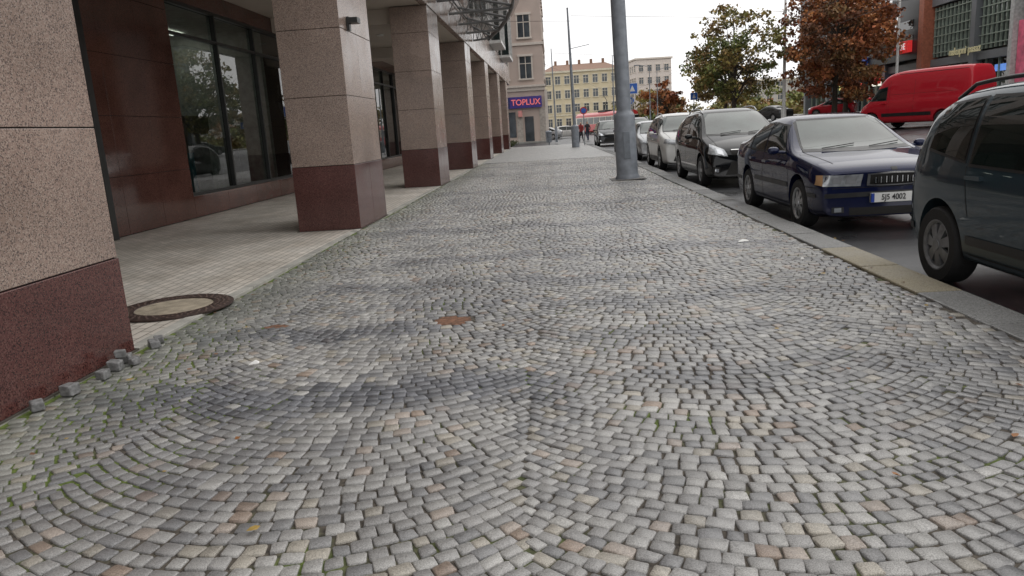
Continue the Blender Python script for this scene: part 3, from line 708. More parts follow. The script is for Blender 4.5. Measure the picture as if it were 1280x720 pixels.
suv=dict(mpv); suv.update(L=4.45,W=1.85,fa=1.34,ra=-1.33,wr=.345,th=.27,rake=.08,
 top=[(2.225,.80),(2.1,.92),(1.7,1.02),(1.30,1.09),(1.02,1.13),(.6,1.40),(.2,1.60),(-.4,1.67),(-1.1,1.65),(-1.65,1.52),(-1.95,1.25),(-2.15,1.10),(-2.225,.8)],
 side=[([(.85,1.06),(-.25,1.08)],[(.42,1.46),(-.25,1.54)]),([(-.33,1.085),(-1.05,1.11)],[(-.33,1.54),(-1.02,1.51)]),([(-1.13,1.12),(-1.6,1.20)],[(-1.1,1.50),(-1.42,1.42)])],
 ws=(.72,1.15,.60,1.56),mirror=(.62,1.10),
 front=[([(.45,.76),(.84,.80)],[(.48,.88),(.80,.93)],2,.008),([(-.42,.70),(.42,.70)],[(-.45,.86),(.45,.86)],8,.008,1),([(-.38,.76),(.38,.76)],[(-.38,.78),(.38,.78)],3,.012,1),([(-.6,.28),(.6,.28)],[(-.5,.52),(.5,.52)],8,.007,1)],
 sidep=[([(1.0,.28),(-.95,.28)],[(1.0,.40),(-.95,.40)],1,.006)])
hatch=dict(sedan); hatch.update(L=4.05,W=1.70,fa=1.2,ra=-1.3,wr=.31,pc=.2,fw=.87,rake=.07,
 top=[(2.02,.66),(1.9,.78),(1.6,.88),(1.2,.96),(.9,1.02),(.55,1.24),(.2,1.42),(-.3,1.48),(-1.0,1.46),(-1.5,1.36),(-1.8,1.1),(-1.95,.95),(-2.02,.75)],
 belt=[(2.02,.60),(1.6,.80),(.9,.88),(0,.92),(-2.02,.95)],
 side=[([(.72,.98),(-.22,.97)],[(.28,1.34),(-.22,1.38)]),([(-.3,.97),(-1.15,1.0)],[(-.3,1.38),(-1.1,1.34)])],ws=(.62,1.03,.52,1.39),rw=(.55,1.1,.5,1.36),sidep=[],seams=[[(.9,.86),(.9,.26)],[(-.26,.9),(-.26,.26)]],slats=(.23,.60,.70),
 front=[([(.42,.60),(.78,.64)],[(.42,.74),(.74,.78)],2,.008),([(-.30,.60),(.30,.60)],[(-.31,.70),(.31,.70)],8,.010,1),([(-.5,.26),(.5,.26)],[(-.5,.36),(.5,.36)],8,.006,1)])
van=dict(name="delivery_van",L=5.6,W=2.0,H=2.5,fa=1.85,ra=-1.6,wr=.36,zb=.25,th=.10,rake=.10,
 top=[(2.8,.80),(2.65,1.05),(2.3,1.22),(2.1,1.32),(1.75,1.80),(1.45,2.20),(1.2,2.40),(.6,2.50),(-.8,2.52),(-2.2,2.52),(-2.65,2.48),(-2.76,2.0),(-2.8,.8)],
 belt=[(2.8,.75),(2.2,1.15),(1.6,1.3),(0,1.3),(-2.8,1.3)],
 side=[([(1.95,1.28),(1.10,1.28)],[(1.62,1.75),(1.10,1.85)])],ws=(.80,1.38,.70,2.0),mirror=(1.85,1.4),plate=.5,
 front=[([(.55,.75),(.90,.80)],[(.55,.95),(.86,1.02)],2,.008),([(-.5,.72),(.5,.72)],[(-.5,.9),(.5,.9)],8,.008,1)],
 sidep=[([(1.3,.55),(-1.1,.55)],[(1.3,.70),(-1.1,.70)],1,.008),([(-2.0,.55),(-2.7,.55)],[(-2.0,.70),(-2.7,.70)],1,.008),([(.6,2.35),(-2.5,2.35)],[(.6,2.37),(-2.5,2.37)],8,.004)],
 seams=[[(1.05,2.0),(1.05,.5)],[(-.25,2.3),(-.25,.5)],[(.95,1.5),(-2.5,1.5)],[(2.05,1.2),(2.0,.5)],[(.95,2.3),(.95,.5)]],handles=[(1.2,1.15)],spokes=6)
RF=rad(-90)
p_navy=paint("navy_paint",(.008,.012,.045),.2,.3); p_black=paint("black_paint",(.006,.007,.008),.1,.3)
p_teal=paint("teal_grey_paint",(.035,.058,.074),.3,.34); p_white=paint("white_car_paint",(.62,.62,.60),.0,.35)
p_silver=paint("silver_paint",(.40,.41,.42),.6,.33); p_red=paint("red_paint",(.46,.018,.03),.0,.35); p_dgrey=paint("dark_grey_paint",(.03,.032,.035),.3,.33)
car(minivan,p_teal,(4.02,4.98,-.12),RF)
car(sedan,p_navy,(4.03,11.28,-.12),RF,plate="5J5 4002")
car(mpv,p_black,(4.14,18.1,-.12),RF,plate="3AX 1186")
car(suv,p_white,(4.12,24.3,-.12),RF,plate="6AF 2310")
car(hatch,p_silver,(4.10,30.9,-.12),RF)
car(suv,p_dgrey,(4.05,37.2,-.12),RF)
car(mpv,p_dgrey,(3.85,51.5,-.12),RF)
car(van,p_red,(16.5,34.7,hf(16.4)),rad(119))
car(hatch,p_red,(25.0,69,hf(25)),rad(150))
car(sedan,p_dgrey,(21.6,76,hf(21.6)),rad(120))
car(suv,p_dgrey,(29,62,hf(26)+.13),rad(160))
car(sedan,p_silver,(-1.0,88,-.12),rad(175)); car(hatch,p_white,(2.0,93,-.12),rad(0))

# ================================================================== TRAM
def tram():
    R=root("tram",(7.6,108,-.12),rad(-62)); mb=MB(); L=7.0; w=1.22
    xs=[(-L,.80),(-L+.25,.93),(-L+.9,1),(L-.9,1),(L-.25,.93),(L,.80)]
    prof=[(.86,.35),(1,.5),(1,1.35),(.985,1.45),(.96,2.45),(.9,2.75),(.6,3.0),(0,3.08)]
    vs=[];fs=[]
    for x,k in xs:
        ring=[(y*w*k,z) for y,z in prof]; f=ring+[(-y,z) for y,z in ring[-2::-1]]; n=len(f)
        for y,z in f: vs.append((x+(0 if abs(x)<L-.5 else (-.25 if x>0 else .25)*max(0,(z-1.3)/1.7)),y,z))
    mi=[]
    col_=lambda z: 0 if (z<1.42 or z>2.5) else 1
    for i in range(len(xs)-1):
        for j in range(n-1):
            fs.append((i*n+j,i*n+j+1,(i+1)*n+j+1,(i+1)*n+j)); z=(f[j][1]+f[j+1][1])/2; mi.append(col_(z))
    mb.v+=vs; mb.f+=fs; mb.m+=mi
    for i in (0,len(xs)-1):
        for j in range(n//2):
            a,b,c,d=i*n+j,i*n+j+1,i*n+n-2-j,i*n+n-1-j
            z=(f[j][1]+f[j+1][1])/2; mb.f.append((a,b,c,d) if b!=c else (a,b,d)); mb.m.append(col_(z))
    tr=pmat("tram_red",(.48,.03,.03),.35,coat=.5); tc=pmat("tram_cream",(.62,.57,.48),.4,coat=.4)
    mb.obj("body",[tr,tc],R,smooth=30)
    g=MB()
    for i in range(8):
        x=-L+1.1+i*1.6
        for sg in (-1,1): g.box(x,x+1.35,min(sg*1.17,sg*1.225),max(sg*1.17,sg*1.225),1.5,2.35)
    for sg in (-1,1): g.box(min(sg*(L-.3),sg*(L+.0)),max(sg*(L-.3),sg*(L+.0)),-.85,.85,1.45,2.35)
    g.obj("windows",[M_glassb],R)
    u=MB(); u.box(-L+.6,L-.6,-1.0,1.0,.12,.5)
    for x in (-4.2,-2.6,2.6,4.2):
        for sg in (-1,1): u.cyl((x,sg*.95,.33),(x,sg*1.05,.33),.33,n=20)
    u.box(-1,1,-.6,.6,3.0,3.3); u.cyl((-.5,0,3.2),(.6,0,4.6),.04); u.cyl((.6,0,4.6),(-.2,0,5.3),.04); u.cyl((-.2,-.7,5.3),(-.2,.7,5.3),.03)
    u.obj("underframe_and_pantograph",[M_black],R)
    h=MB()
    for sg in (-.75,.75): h.cyl((L-.05,sg,.85),(L+.03,sg,.85),.12,n=16)
    h.obj("headlamps",[M_lampi],R)
tram()

# ================================================================== STREET FURNITURE
def poles():
    R=root("tram_pole",(1.80,18.45,0)); R.rotation_euler=(0,rad(-1.6),0); mb=MB()
    mb.lathe([(.30,.0),(.30,.05),(.27,.10),(.262,.14),(.255,1.50),(.24,1.56),(.185,1.62),(.178,1.66),(.172,4.2),(.165,4.3),(.178,4.32),(.178,4.42),(.15,4.46),(.13,8.5),(.10,11)],(0,0,0),28,0,'z')
    mb.obj("shaft",[M_polegrey],R,smooth=40)
    mb=MB(); mb.box(-.08,.08,-.268,-.25,.5,1.15); mb.obj("hatch",[pmat("pole_hatch",(.17,.19,.215),.5)],R,bevel=.01)
    mb=MB(); mb.box(-.42,.42,-.42,.42,0,.02); mb.obj("footing",[pmat("footing",(.16,.155,.15),.8,bump=.5)],R,bevel=.01)
    mb=MB()
    mb.cyl((0,0,9.3),(14,0,9.0),.02,n=5); mb.obj("span_wire",[M_black],R)
    def lamp(x,y,h,arm,r=.09,mat=M_polegrey,z=0,lean=0,head=True,basew=0):
        R=root("street_lamp" if head else "overhead_line_pole",(x,y,z)); R.rotation_euler=(0,rad(lean),0); mb=MB()
        mb.lathe([(r*1.6+basew,0),(r*1.6+basew,1.3),(r*1.05,1.4),(r*.9,h*.5),(r*.5,h)],(0,0,0),14,0,'z')
        if head:
            mb.cyl((0,0,h-.05),(arm,0,h+.15),r*.4,n=8)
            s=1 if arm>0 else -1
            mb.box(min(arm,arm+s*.6),max(arm,arm+s*.6),-.12,.12,h+.1,h+.2)
        else:
            mb.cyl((0,0,h*.72),(arm,0,h*.74),.02,n=5); mb.lathe([(0,h+.12),(r*.6,h+.06),(r*.5,h)],(0,0,0),10,0,'z')
        mb.obj("pole",[mat],R,smooth=40)
    lamp(1.45,47.6,8.3,1.2,.10,lean=-1.2,basew=.08,head=False)
    lamp(.35,66,7.8,-.8,.07,lean=-.8,head=False)
    lamp(6.4,78,8,1.0,.07); lamp(10.6,82,7,-1.0,.07); 
    lamp(17.75,59,11.5,-1.8,.12,M_white,hf(17.7)-.02,head=False)
    lamp(25.6,58,11,-1.5,.10,M_white,hf(25),head=False); lamp(12.5,90,7,1.0,.07,z=.1)
    W=root("overhead_wires"); mb=MB()
    for x in (13.3,16.9): mb.cyl((x,-10,6.2),(x,130,6.2),.012,n=4)
    mb.cyl((1.45,47.6,7.9),(17.75,59,8.2),.012,n=4); mb.cyl((17.75,59,8.2),(30,58,9),.012,n=4)
    mb.cyl((.35,66,7.5),(6.4,78,8),.012,n=4); mb.cyl((1.45,47.6,7.6),(-3,50,8.2),.012,n=4); mb.cyl((-.6,77,7.6),(8,112,6),.012,n=4); mb.cyl((6.4,78,7.4),(22,84,7.6),.012,n=4)
    mb.obj("wires",[M_black],W)
poles()
def sign(x,y,kind,h,z=0,s=.35,ry=0):
    R=root("traffic_sign",(x,y,z),ry); mb=MB(); mb.cyl((0,0,0),(0,0,h+s),.035,n=10)
    bl=pmat("sign_blue",(.02,.12,.5),.4)
    mb.obj("post",[M_steel],R); mb=MB()
    if kind=='round':
        mb.cyl((0,-.04,h),(0,-.06,h),s,n=28,mi=0); mb.cyl((0,-.061,h),(0,-.066,h),s*.82,n=28,mi=1); mb.box(-.04,.04,-.075,-.067,h-s*.5,h+s*.4,0)
        mats=[M_white,bl]
    elif kind=='red':
        mb.cyl((0,-.04,h),(0,-.06,h),s,n=28,mi=0); mb.cyl((0,-.061,h),(0,-.066,h),s*.7,n=28,mi=1); mats=[pmat("sign_red",(.5,.02,.02),.4),bl]
    else:
        mb.box(-s,s,-.06,-.04,h-s,h+s,0); mb.box(-s*.9,s*.9,-.066,-.0605,h-s*.9,h+s*.9,1); mb.add([(-s*.5,-.07,h-s*.5),(s*.5,-.07,h-s*.5),(0,-.07,h+s*.6)],[(0,1,2)],0); mats=[M_white,bl]
    mb.obj("panel",mats,R)
sign(6.4,60,'square',4.0,-.12,.42); sign(6.3,60.3,'round',3.1,-.12,.3); sign(2.2,52,'red',2.3,0,.25); sign(11.9,64,'square',3.0,.1,.3)
def bin_():
    R=root("litter_bin",(-.3,62,0)); mb=MB(); mb.lathe([(.0,.1),(.22,.1),(.26,.9),(.28,.95),(.2,1.05),(0,1.08)],(0,0,0),16,0,'z'); mb.cyl((0,0,-.1),(0,0,.1),.05); mb.obj("bin_body",[M_polegrey],R,smooth=40)
bin_()

# ================================================================== PEOPLE
def person(x,y,z,face,coat,trou,hgt=1.72):
    R=root("pedestrian",(x,y,z),face)
    k=hgt/1.75
    V=[(0,0,.95),(0,0,1.15),(0,0,1.38),(0,.01,1.50),(0,.03,1.62),(0,.03,1.72),
       (.19,0,1.40),(.25,-.06,1.14),(.25,.08,.92),(-.19,0,1.40),(-.25,.08,1.14),(-.24,.20,.95),
       (.10,0,.90),(.11,.14,.50),(.11,.06,.08),(.11,.20,.04),(-.10,0,.90),(-.11,-.04,.50),(-.11,-.28,.12),(-.11,-.18,.03)]
    E=[(0,1),(1,2),(2,3),(3,4),(4,5),(2,6),(6,7),(7,8),(2,9),(9,10),(10,11),(0,12),(12,13),(13,14),(14,15),(0,16),(16,17),(17,18),(18,19)]
    Rr=[.16,.15,.17,.06,.10,.09,.075,.055,.04,.075,.055,.04,.10,.075,.05,.04,.10,.075,.05,.04]
    me=bpy.data.meshes.new("figure"); me.from_pydata([(a*k,b*k,c*k) for a,b,c in V],E,[]); o=bpy.data.objects.new("figure",me); COL.objects.link(o); o.parent=R
    o.modifiers.new("skin","SKIN")
    for i,r in enumerate(Rr): me.skin_vertices[0].data[i].radius=(r*k,r*k*.8)
    me.skin_vertices[0].data[0].use_root=True
    s=o.modifiers.new("s","SUBSURF"); s.levels=2; s.render_levels=2
    m,nt,b=_nt("clothes"); c=coords(nt); sx=nt.nodes.new("ShaderNodeSeparateXYZ"); nt.links.new(c,sx.inputs[0])
    mr=N(nt,"ShaderNodeMapRange"); mr.inputs["From Min"].default_value=0; mr.inputs["From Max"].default_value=2; nt.links.new(sx.outputs[2],mr.inputs["Value"])
    q=ramp(nt,mr.outputs[0],[(0,(.02,.02,.02)),(.04,trou),(.44,coat),(.765,(.45,.28,.21)),(.85,(.03,.02,.015))])
    for nn in nt.nodes:
        if nn.type=='VALTORGB': nn.color_ramp.interpolation='CONSTANT'
    nt.links.new(q,b.inputs["Base Color"]); b.inputs["Roughness"].default_value=.8; me.materials.append(m)
person(2.5,66,-.12,rad(160),(.25,.03,.03),(.02,.02,.03)); person(3.3,71,-.12,rad(20),(.02,.02,.025),(.02,.03,.06),1.78)

# ================================================================== TREES
M_bark=pmat("bark",(.055,.042,.032),.9,var=.4,scale=8,bump=.8,bscale=20)
M_leaf=attrmat("foliage",rough=.6,grain=3,gamp=.25,bump=0,spec=.3)
def leafmesh(name,clusters,nper,ls,parent,cols,sd):
    r=np.random.default_rng(sd); C=[];K=[]
    for (c,rd,ci) in clusters:
        n=max(4,int(nper*(rd**2)))
        p=r.normal(0,1,(n,3)); p/=np.linalg.norm(p,axis=1)[:,None]; p*= (r.uniform(.15,1,(n,1))**.55)*rd*r.uniform(.7,1.25,(n,1)); p[:,2]*=.62
        C.append(p+np.array(c)); base=np.array(cols[ci%len(cols)]); 
        K.append(base[None]*r.uniform(.55,1.4,(n,1))*r.uniform(.9,1.1,(n,3)))
    C=np.concatenate(C);K=np.concatenate(K); n=len(C)
    a=r.normal(0,1,(n,3)); a/=np.linalg.norm(a,axis=1)[:,None]; b=np.cross(a,r.normal(0,1,(n,3))); b/=np.linalg.norm(b,axis=1)[:,None]
    s=ls*r.uniform(.5,1.2,(n,1)); a=a*s;b=b*s*.7
    V=np.stack([C-a,C-b*.9+a*.1,C+a,C+b],1).reshape(-1,3)
    F=np.arange(n*4).reshape(n,4)
    me=bpy.data.meshes.new(name); me.from_pydata(V.tolist(),[],F.tolist()); me.update()
    at=me.color_attributes.new("Col",'FLOAT_COLOR','POINT'); at.data.foreach_set("color",np.concatenate([np.repeat(K,4,0),np.ones((n*4,1))],1).reshape(-1).astype(np.float32))
    me.materials.append(M_leaf); o=bpy.data.objects.new(name,me); COL.objects.link(o); o.parent=parent
def tree(name,loc,H,Rx,zc,Rz,cols,sd,ncl=46,nper=260,ls=.17,tr=.22,c0=.14,c1=.30):
    rr=random.Random(sd); P=root(name,loc); mb=MB(); cl=[]
    mb.cyl((0,0,-.2),(0.05,0.05,H*.22),tr,tr*.75,10,cap=False); mb.cyl((.05,.05,H*.22),(.1,-.05,H*.5),tr*.75,tr*.5,10,cap=False); mb.cyl((.1,-.05,H*.5),(0,.1,H*.85),tr*.5,tr*.12,8,cap=False)
    for i in range(ncl):
        while True:
            x,y,z=[rr.uniform(-1,1) for _ in range(3)]
            q=x*x+y*y+z*z
            if .12<q<1: break
        w=1-.25*max(0,z)
        c=(x*Rx*w,y*Rx*w,zc+z*Rz*(1+.1*math.sin(5*x)))
        rd=Rx*rr.uniform(c0,c1); cl.append((c,rd,rr.choice(range(len(cols)))))
        if i<34:
            s=Vector((.07,0,H*rr.uniform(.2,.55))); e=Vector(c); m=s.lerp(e,.5)+Vector((rr.uniform(-.3,.3),rr.uniform(-.3,.3),rr.uniform(.1,.5)))
            mb.cyl(s,m,tr*.32,tr*.18,6,cap=False); mb.cyl(m,e,tr*.18,tr*.05,5,cap=False)
            for _ in range(2): 
                mb.cyl(m,e+Vector([rr.uniform(-1,1)*Rx*.25 for _ in range(3)]),tr*.1,tr*.03,4,cap=False)
    mb.obj("trunk_and_limbs",[M_bark],P,smooth=60); leafmesh("crown",cl,nper,ls,P,cols,sd)
GR=[(.17,.18,.055),(.22,.20,.06),(.27,.21,.065),(.12,.145,.045),(.28,.19,.075)]
OR=[(.33,.12,.045),(.25,.085,.04),(.37,.15,.055),(.18,.08,.04),(.22,.12,.05)]
tree("autumn_tree",(14.2,60,hf(14.2)),10,4.2,6.0,3.7,GR,3,110,135,.15,c0=.10,c1=.24)
tree("autumn_tree",(20.8,57,hf(20.8)),12,4.1,6.1,5.0,OR,5,140,170,.15,c0=.10,c1=.25)
tree("autumn_tree",(25.0,66,hf(24.6)),12,3.8,6.2,5.0,OR,9,100,170,.18,c0=.12,c1=.26)
tree("autumn_tree",(19.0,84,hf(19)),8,3.6,4.6,3.0,GR,12,70,120,.2,c0=.12,c1=.26)
tree("autumn_tree",(14.5,100,.1),6.5,2.8,3.8,2.2,OR,14,40,120,.24)
tree("autumn_tree",(24.5,-6,hf(24.5)),10,4.2,6.0,3.7,GR,33,50,100,.2,c0=.14,c1=.26)
P=root("distant_trees"); cl=[]; rr=random.Random(4)
for i in range(190):
    x=rr.uniform(10,75); y=rr.uniform(125,150); h=rr.uniform(1.5,6.5)
    cl.append(((x,y,rr.uniform(.3,h)),rr.uniform(1.0,2.2),rr.choice(range(7))))
for i in range(20): cl.append(((rr.uniform(-60,-8),rr.uniform(160,170),rr.uniform(1,6)),2.2,rr.choice(range(7))))
leafmesh("foliage",cl,40,.36,P,GR+[(.24,.11,.03),(.18,.08,.03)],77)
P=root("shrub"); cl=[((-4.2+rr.uniform(-1.2,1.2),60.5+rr.uniform(-.7,.7),rr.uniform(0,.3)),.35,rr.choice(range(4))) for _ in range(26)]
leafmesh("foliage",cl,500,.07,P,[(.05,.09,.02),(.07,.11,.02),(.04,.07,.02),(.09,.10,.03)],8)

# ================================================================== BACKGROUND BUILDINGS
M_win=pmat("far_window",(.05,.06,.07),.08,var=.5,scale=.8,spec=.7)
def block(name,loc,rz,w,d,h,wallm,trimm,floors,winw,step,roof='flat',z0=1.2,fh=3.2,wh=1.7):
    R=root(name,loc,rz); mb=MB(); mb.box(-w/2,w/2,0,d,-.5,h); mb.obj("walls",[wallm],R)
    T=MB(); G=MB()
    def face(org,ud,nd,width):
        n=int(width/step); 
        for f in range(floors):
            zc=z0+f*fh
            for i in range(n):
                u=-width/2+step*(i+.5)+(width-n*step)/2
                def B_(mb,u0,u1,n0,n1,a,b):
                    pts=[org+ud*u_+nd*n_ for u_ in(u0,u1) for n_ in(n0,n1)]
                    vs=[(p.x,p.y,a) for p in (pts[0],pts[2],pts[3],pts[1])]+[(p.x,p.y,b) for p in (pts[0],pts[2],pts[3],pts[1])]
                    mb.add(vs,[(0,1,2,3),(7,6,5,4),(0,4,5,1),(1,5,6,2),(2,6,7,3),(3,7,4,0)])
                B_(G,u-winw/2,u+winw/2,-.02,.02,zc,zc+wh)
                B_(T,u-winw/2-.14,u-winw/2,-.02,.10,zc,zc+wh); B_(T,u+winw/2,u+winw/2+.14,-.02,.10,zc,zc+wh)
                B_(T,u-winw/2-.2,u+winw/2+.2,-.02,.16,zc+wh,zc+wh+.2); B_(T,u-winw/2-.2,u+winw/2+.2,-.02,.18,zc-.16,zc)
                B_(T,u-.035,u+.035,.021,.05,zc,zc+wh); B_(T,u-winw/2,u-.036,.021,.045,zc+wh*.66,zc+wh*.66+.07); B_(T,u+.036,u+winw/2,.021,.045,zc+wh*.66,zc+wh*.66+.07)
    face(Vector((0,0,0)),Vector((1,0,0)),Vector((0,-1,0)),w)
    face(Vector((w/2,d/2,0)),Vector((0,1,0)),Vector((1,0,0)),d)
    face(Vector((-w/2,d/2,0)),Vector((0,-1,0)),Vector((-1,0,0)),d)
    T.box(-w/2-.35,w/2+.35,-.35,d+.35,h-.05,h+.35); T.box(-w/2-.15,w/2+.15,-.15,d+.15,z0+fh-.75,z0+fh-.5)
    T.obj("trim",[trimm],R); G.obj("windows",[M_win],R)
    if roof=='pitched':
        mb=MB(); rh=2.2
        mb.add([(-w/2-.3,-.3,h+.36),(w/2+.3,-.3,h+.36),(w/2+.3,d+.3,h+.36),(-w/2-.3,d+.3,h+.36),(-w/2+2.5,d/2,h+rh),(w/2-2.5,d/2,h+rh)],[(0,1,5,4),(1,2,5),(2,3,4,5),(3,0,4)])
        for k in range(5): mb.box(-w/2+3+k*(w-6)/4-.3,-w/2+3+k*(w-6)/4+.3,d/2-.3,d/2+.3,h+.5,h+rh+.9)
        mb.obj("roof",[pmat("roof_tile",(.22,.13,.09),.8,var=.2,scale=2)],R)
    return R
pinkm=pmat("pink_render",(.50,.41,.36),.85,var=.1,scale=.6,bump=.2); creamt=pmat("cream_trim",(.62,.56,.50),.8,var=.08)
B=block("corner_building",(-8.2,76,0),0,15.2,16,21,pinkm,creamt,4,1.15,2.35,z0=6.2,fh=3.9,wh=2.1)
def shop():
    mb=MB(); G=MB(); 
    mb.box(-7.7,7.7,-.14,-.003,5.0,5.35,0); mb.box(-7.75,7.75,-.30,-.003,5.353,5.55,0)
    for u in (-6.5,-3.2,0.2,3.0,5.0,7.3): mb.box(u-.3,u+.3,-.10,-.003,-.1,3.2,1)
    for a,b in ((-6.1,-3.6),(-2.8,-.2),(.6,2.6),(3.4,4.6)): G.box(a,b,-.04,-.002,.5,3.0)
    G.box(5.5,6.4,-.04,-.002,.05,2.5)
    mb.box(7.6,7.9,-.1,.4,-.1,5,0)
    mb.obj("shopfront",[creamt,pmat("stone_base",(.40,.36,.32),.8)],B); G.obj("shop_glass",[M_win],B)
    s=MB(); s.box(1.2,7.3,-.32,-.145,3.35,4.45,0); s.box(1.2,4.1,-.335,-.325,3.40,4.40,1); s.obj("sign_board",[pmat("sign_purple",(.06,.04,.26),.4),pmat("sign_dark",(.02,.03,.12),.4)],B)
    text("TOPLUX",.80,(5.7,-.35,3.88),(rad(90),0,0),pmat("letters_pink",(.85,.14,.15),.5,emit=(1,.3,.28),es=.3),B,"sign_letters",.02,.95)
    text("herna bar",.5,(2.7,-.35,3.88),(rad(90),0,0),pmat("letters_orange",(.8,.6,.3),.5,emit=(1,.6,.2),es=.3),B,"sign_letters",.02)
    s=MB(); s.box(2.0,3.0,-.22,-.1,1.4,2.9); s.box(4.9,5.3,-.5,-.12,2.5,3.1); s.obj("small_signs",[pmat("sign_white",(.7,.3,.28),.5)],B)
    mb=MB(); mb.cyl((1.2,-.2,5.6),(1.2,-.2,20),1.5,1.5,n=16); mb.obj("oriel",[pinkm],B)
    g=MB()
    for f in range(4):
        for a in (-130,-90,-50):
            t=rad(a); c=Vector((1.2+1.5*math.cos(t),-.2+1.5*math.sin(t),6.2+f*3.9)); u=Vector((-math.sin(t),math.cos(t),0)); nn=Vector((math.cos(t),math.sin(t),0))
            p=[c-u*.4+nn*.02,c+u*.4+nn*.02]; g.quad(p[0],p[1],p[1]+Vector((0,0,2.1)),p[0]+Vector((0,0,2.1)))
    g.obj("oriel_windows",[M_win],B)
    t=MB()
    for f in range(5): t.cyl((1.2,-.2,5.6+f*3.9-.12),(1.2,-.2,5.6+f*3.9+.12),1.65,n=20)
    t.obj("oriel_bands",[creamt],B)
shop()
yel=pmat("yellow_render",(.60,.52,.36),.85,var=.08,scale=.5); yt=pmat("pale_trim",(.62,.57,.45),.8)
block("apartment_building",(7.0,172,0),0,17,14,13,yel,yt,4,1.1,2.1,'pitched',z0=1.2,fh=3.1)
block("apartment_building",(-14,185,0),0,24,14,16,pmat("cream_render",(.55,.50,.40),.85),yt,5,1.2,2.4,'pitched',z0=1.2,fh=3.1)
block("tower_block",(29,215,0),rad(8),10,12,18,pmat("pale_render",(.60,.54,.50),.85),creamt,5,1.2,2.4,z0=1.5,fh=3.3)
block("tower_block",(21,230,0),rad(8),8,12,14.5,pmat("pale_render2",(.58,.55,.52),.85),creamt,4,1.2,2.4,z0=1.5,fh=3.3)
block("apartment_building",(64,190,0),0,40,14,9,pmat("grey_render",(.45,.43,.40),.85),yt,3,1.1,2.6,'flat')

def mall():
    B=root("shopping_centre",(30,42,.9),rad(90))
    dk=pmat("black_cladding",(.022,.024,.027),.35,var=.2,scale=.5); gy=pmat("grey_cladding",(.16,.17,.18),.4,var=.15,scale=.5)
    mb=MB(); mb.box(-30,50,-25,-.6,-1,15,0); mb.obj("core",[dk],B)
    g=MB(); f=MB(); p=MB(); s=MB(); lt=MB()
    g.box(-30,50,-.6,-.45,0,3.2); 
    for x in np.arange(-30,50,1.6): f.box(x-.05,x+.05,-.45,-.33,0,3.2)
    for x in np.arange(-28,50,7.0): p.box(x-.3,x+.3,-.4,.25,-.2,14.5)
    p.box(-30,50,-.44,.0,3.203,3.75)
    g.box(9,20,-.3,-.2,3.9,7.6); g.box(-30,8,-.3,-.2,3.9,7.6)
    for x in np.arange(9,20.1,.55): f.box(x-.03,x+.03,-.2,-.08,3.9,7.6)
    for z in np.arange(4.2,7.7,.62): f.box(9,20,-.079,-.03,z-.03,z+.03)
    for x in np.arange(-30,8,1.3): f.box(x-.04,x+.04,-.2,-.08,3.9,7.6)
    p.box(-30,50,-.35,.1,7.703,8.4); g.box(-30,20,-.3,-.2,8.45,11.5); 
    for x in np.arange(-30,20,1.3): f.box(x-.04,x+.04,-.2,-.08,8.45,11.5)
    p.box(-30,50,-.35,.1,11.6,12.4)
    s.box(21.2,50,-.58,.6,4.0,14.8,0)
    for z in (5.2,6.4): g.box(22,49,.61,.63,z,z+.7)
    s.box(20.2,21.0,-.58,.7,-.2,14.8,1)
    s.box(5.2,8.6,.1,.3,1.4,5.2,2); s.box(8.7,9.1,-.4,.6,-.2,14.8,3)
    s.box(22.0,24.4,.62,1.0,4.6,5.5,4); s.box(27.6,28.6,.62,1.1,2.4,3.3,4); s.box(30.5,31.2,.62,.9,4.2,4.9,5)
    for i,x in enumerate(np.arange(-2,46,4.0)):
        lt.box(x,x+2.2,-.449,-.44,2.3,2.75,i%4)
    g.obj("glazing",[M_glassb],B); f.obj("mullions",[pmat("pale_green_metal",(.34,.40,.34),.4,metal=.3)],B); p.obj("bands_and_piers",[gy],B)
    rl=pmat("sign_red_lit",(.6,.03,.03),.4,emit=(1,.05,.05),es=.3)
    s.obj("volumes_and_signs",[dk,pmat("red_pier",(.36,.12,.07),.5),pmat("billboard_pink",(.50,.10,.16),.5,var=.6,scale=1.5,emit=(.8,.15,.25),es=.10),pmat("pale_column",(.45,.45,.44),.5),rl,pmat("sign_blue_lit",(.03,.1,.5),.4)],B,bevel=.02)
    lt.obj("lit_signs",[pmat("lit_white",(.8,.8,.75),.5,emit=(1,.95,.8),es=.8),pmat("lit_red",(.8,.1,.1),.5,emit=(1,.15,.1),es=.6),pmat("lit_yellow",(.8,.7,.2),.5,emit=(1,.85,.3),es=.6),pmat("lit_blue",(.1,.3,.8),.5,emit=(.2,.4,1),es=.5)],B)
    wt=pmat("white_letters",(.8,.8,.8),.5,emit=(1,1,1),es=.4)
    R180=(rad(90),0,rad(180))
    text("FORM",1.7,(28.4,.64,8.6),R180,wt,B,"sign_letters",.03,1.1); text("FACTORY",1.7,(28.4,.64,7.0),R180,wt,B,"sign_letters",.03,1.0)
    text("KAFE",.7,(23.2,1.03,5.05),R180,wt,B,"sign_letters",.02)
    text("nakupni pasaz",.75,(14.8,.30,4.0),R180,pmat("letters_cream",(.55,.50,.32),.5,emit=(1,.9,.5),es=.1),B,"sign_letters",.02)
mall()

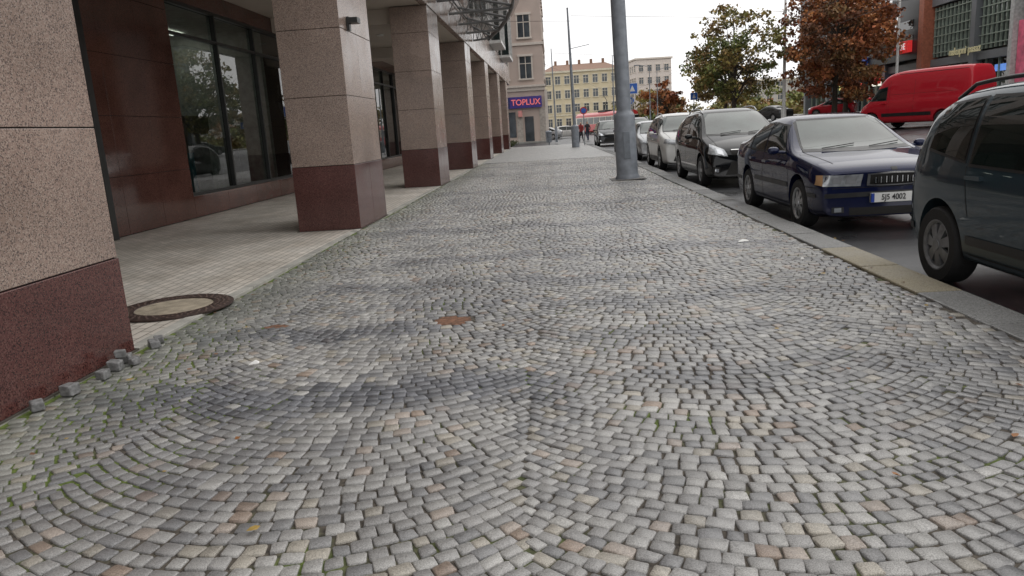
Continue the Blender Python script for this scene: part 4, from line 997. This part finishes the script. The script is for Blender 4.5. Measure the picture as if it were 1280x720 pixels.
# ================================================================== WORLD, SUN, CAMERA
w=bpy.data.worlds.new("World"); S.world=w; w.use_nodes=True; nt=w.node_tree; bg=nt.nodes["Background"]
sk=nt.nodes.new("ShaderNodeTexSky"); sk.sky_type='NISHITA'; sk.sun_disc=False; sk.sun_elevation=rad(48); sk.sun_rotation=rad(60); sk.dust_density=4; sk.air_density=1.2
hs=nt.nodes.new("ShaderNodeHueSaturation"); hs.inputs["Saturation"].default_value=.2; nt.links.new(sk.outputs[0],hs.inputs["Color"])
tc=nt.nodes.new("ShaderNodeTexCoord"); nz=nt.nodes.new("ShaderNodeTexNoise"); nz.inputs["Scale"].default_value=2.2; nz.inputs["Detail"].default_value=5; nt.links.new(tc.outputs["Generated"],nz.inputs["Vector"])
cr=ramp(nt,nz.outputs["Fac"],[(.3,(9.6,9.55,9.65)),(.7,(11.6,11.4,11.2))])
mx=nt.nodes.new("ShaderNodeMix"); mx.data_type='RGBA'; mx.inputs["Factor"].default_value=.87
nt.links.new(hs.outputs[0],mx.inputs["A"]); nt.links.new(cr,mx.inputs["B"]); nt.links.new(mx.outputs["Result"],bg.inputs["Color"]); bg.inputs["Strength"].default_value=.128
sd=bpy.data.lights.new("sun","SUN"); sd.energy=.8; sd.angle=rad(75); sd.color=(1,.97,.92)
so=bpy.data.objects.new("sun",sd); COL.objects.link(so)
az=rad(60); el=rad(48); d=Vector((math.sin(az)*math.cos(el),math.cos(az)*math.cos(el),math.sin(el)))
so.rotation_euler=d.to_track_quat('Z','Y').to_euler(); so.location=(0,0,30)
S.view_settings.view_transform='Standard'; S.view_settings.look='None'; S.view_settings.exposure=0
c=bpy.data.cameras.new("camera"); c.sensor_width=36; c.lens=36*920/1280; c.clip_end=2000; c.clip_start=.05
co=bpy.data.objects.new("camera",c); COL.objects.link(co); S.camera=co
p_,y_,r_=rad(12.173),rad(3.804),rad(3.6)
M=Matrix.Rotation(y_,4,'Z')@Matrix.Rotation(rad(90)-p_,4,'X')@Matrix.Rotation(-r_,4,'Z')
M.translation=Vector((0,0,1.38)); co.matrix_world=M
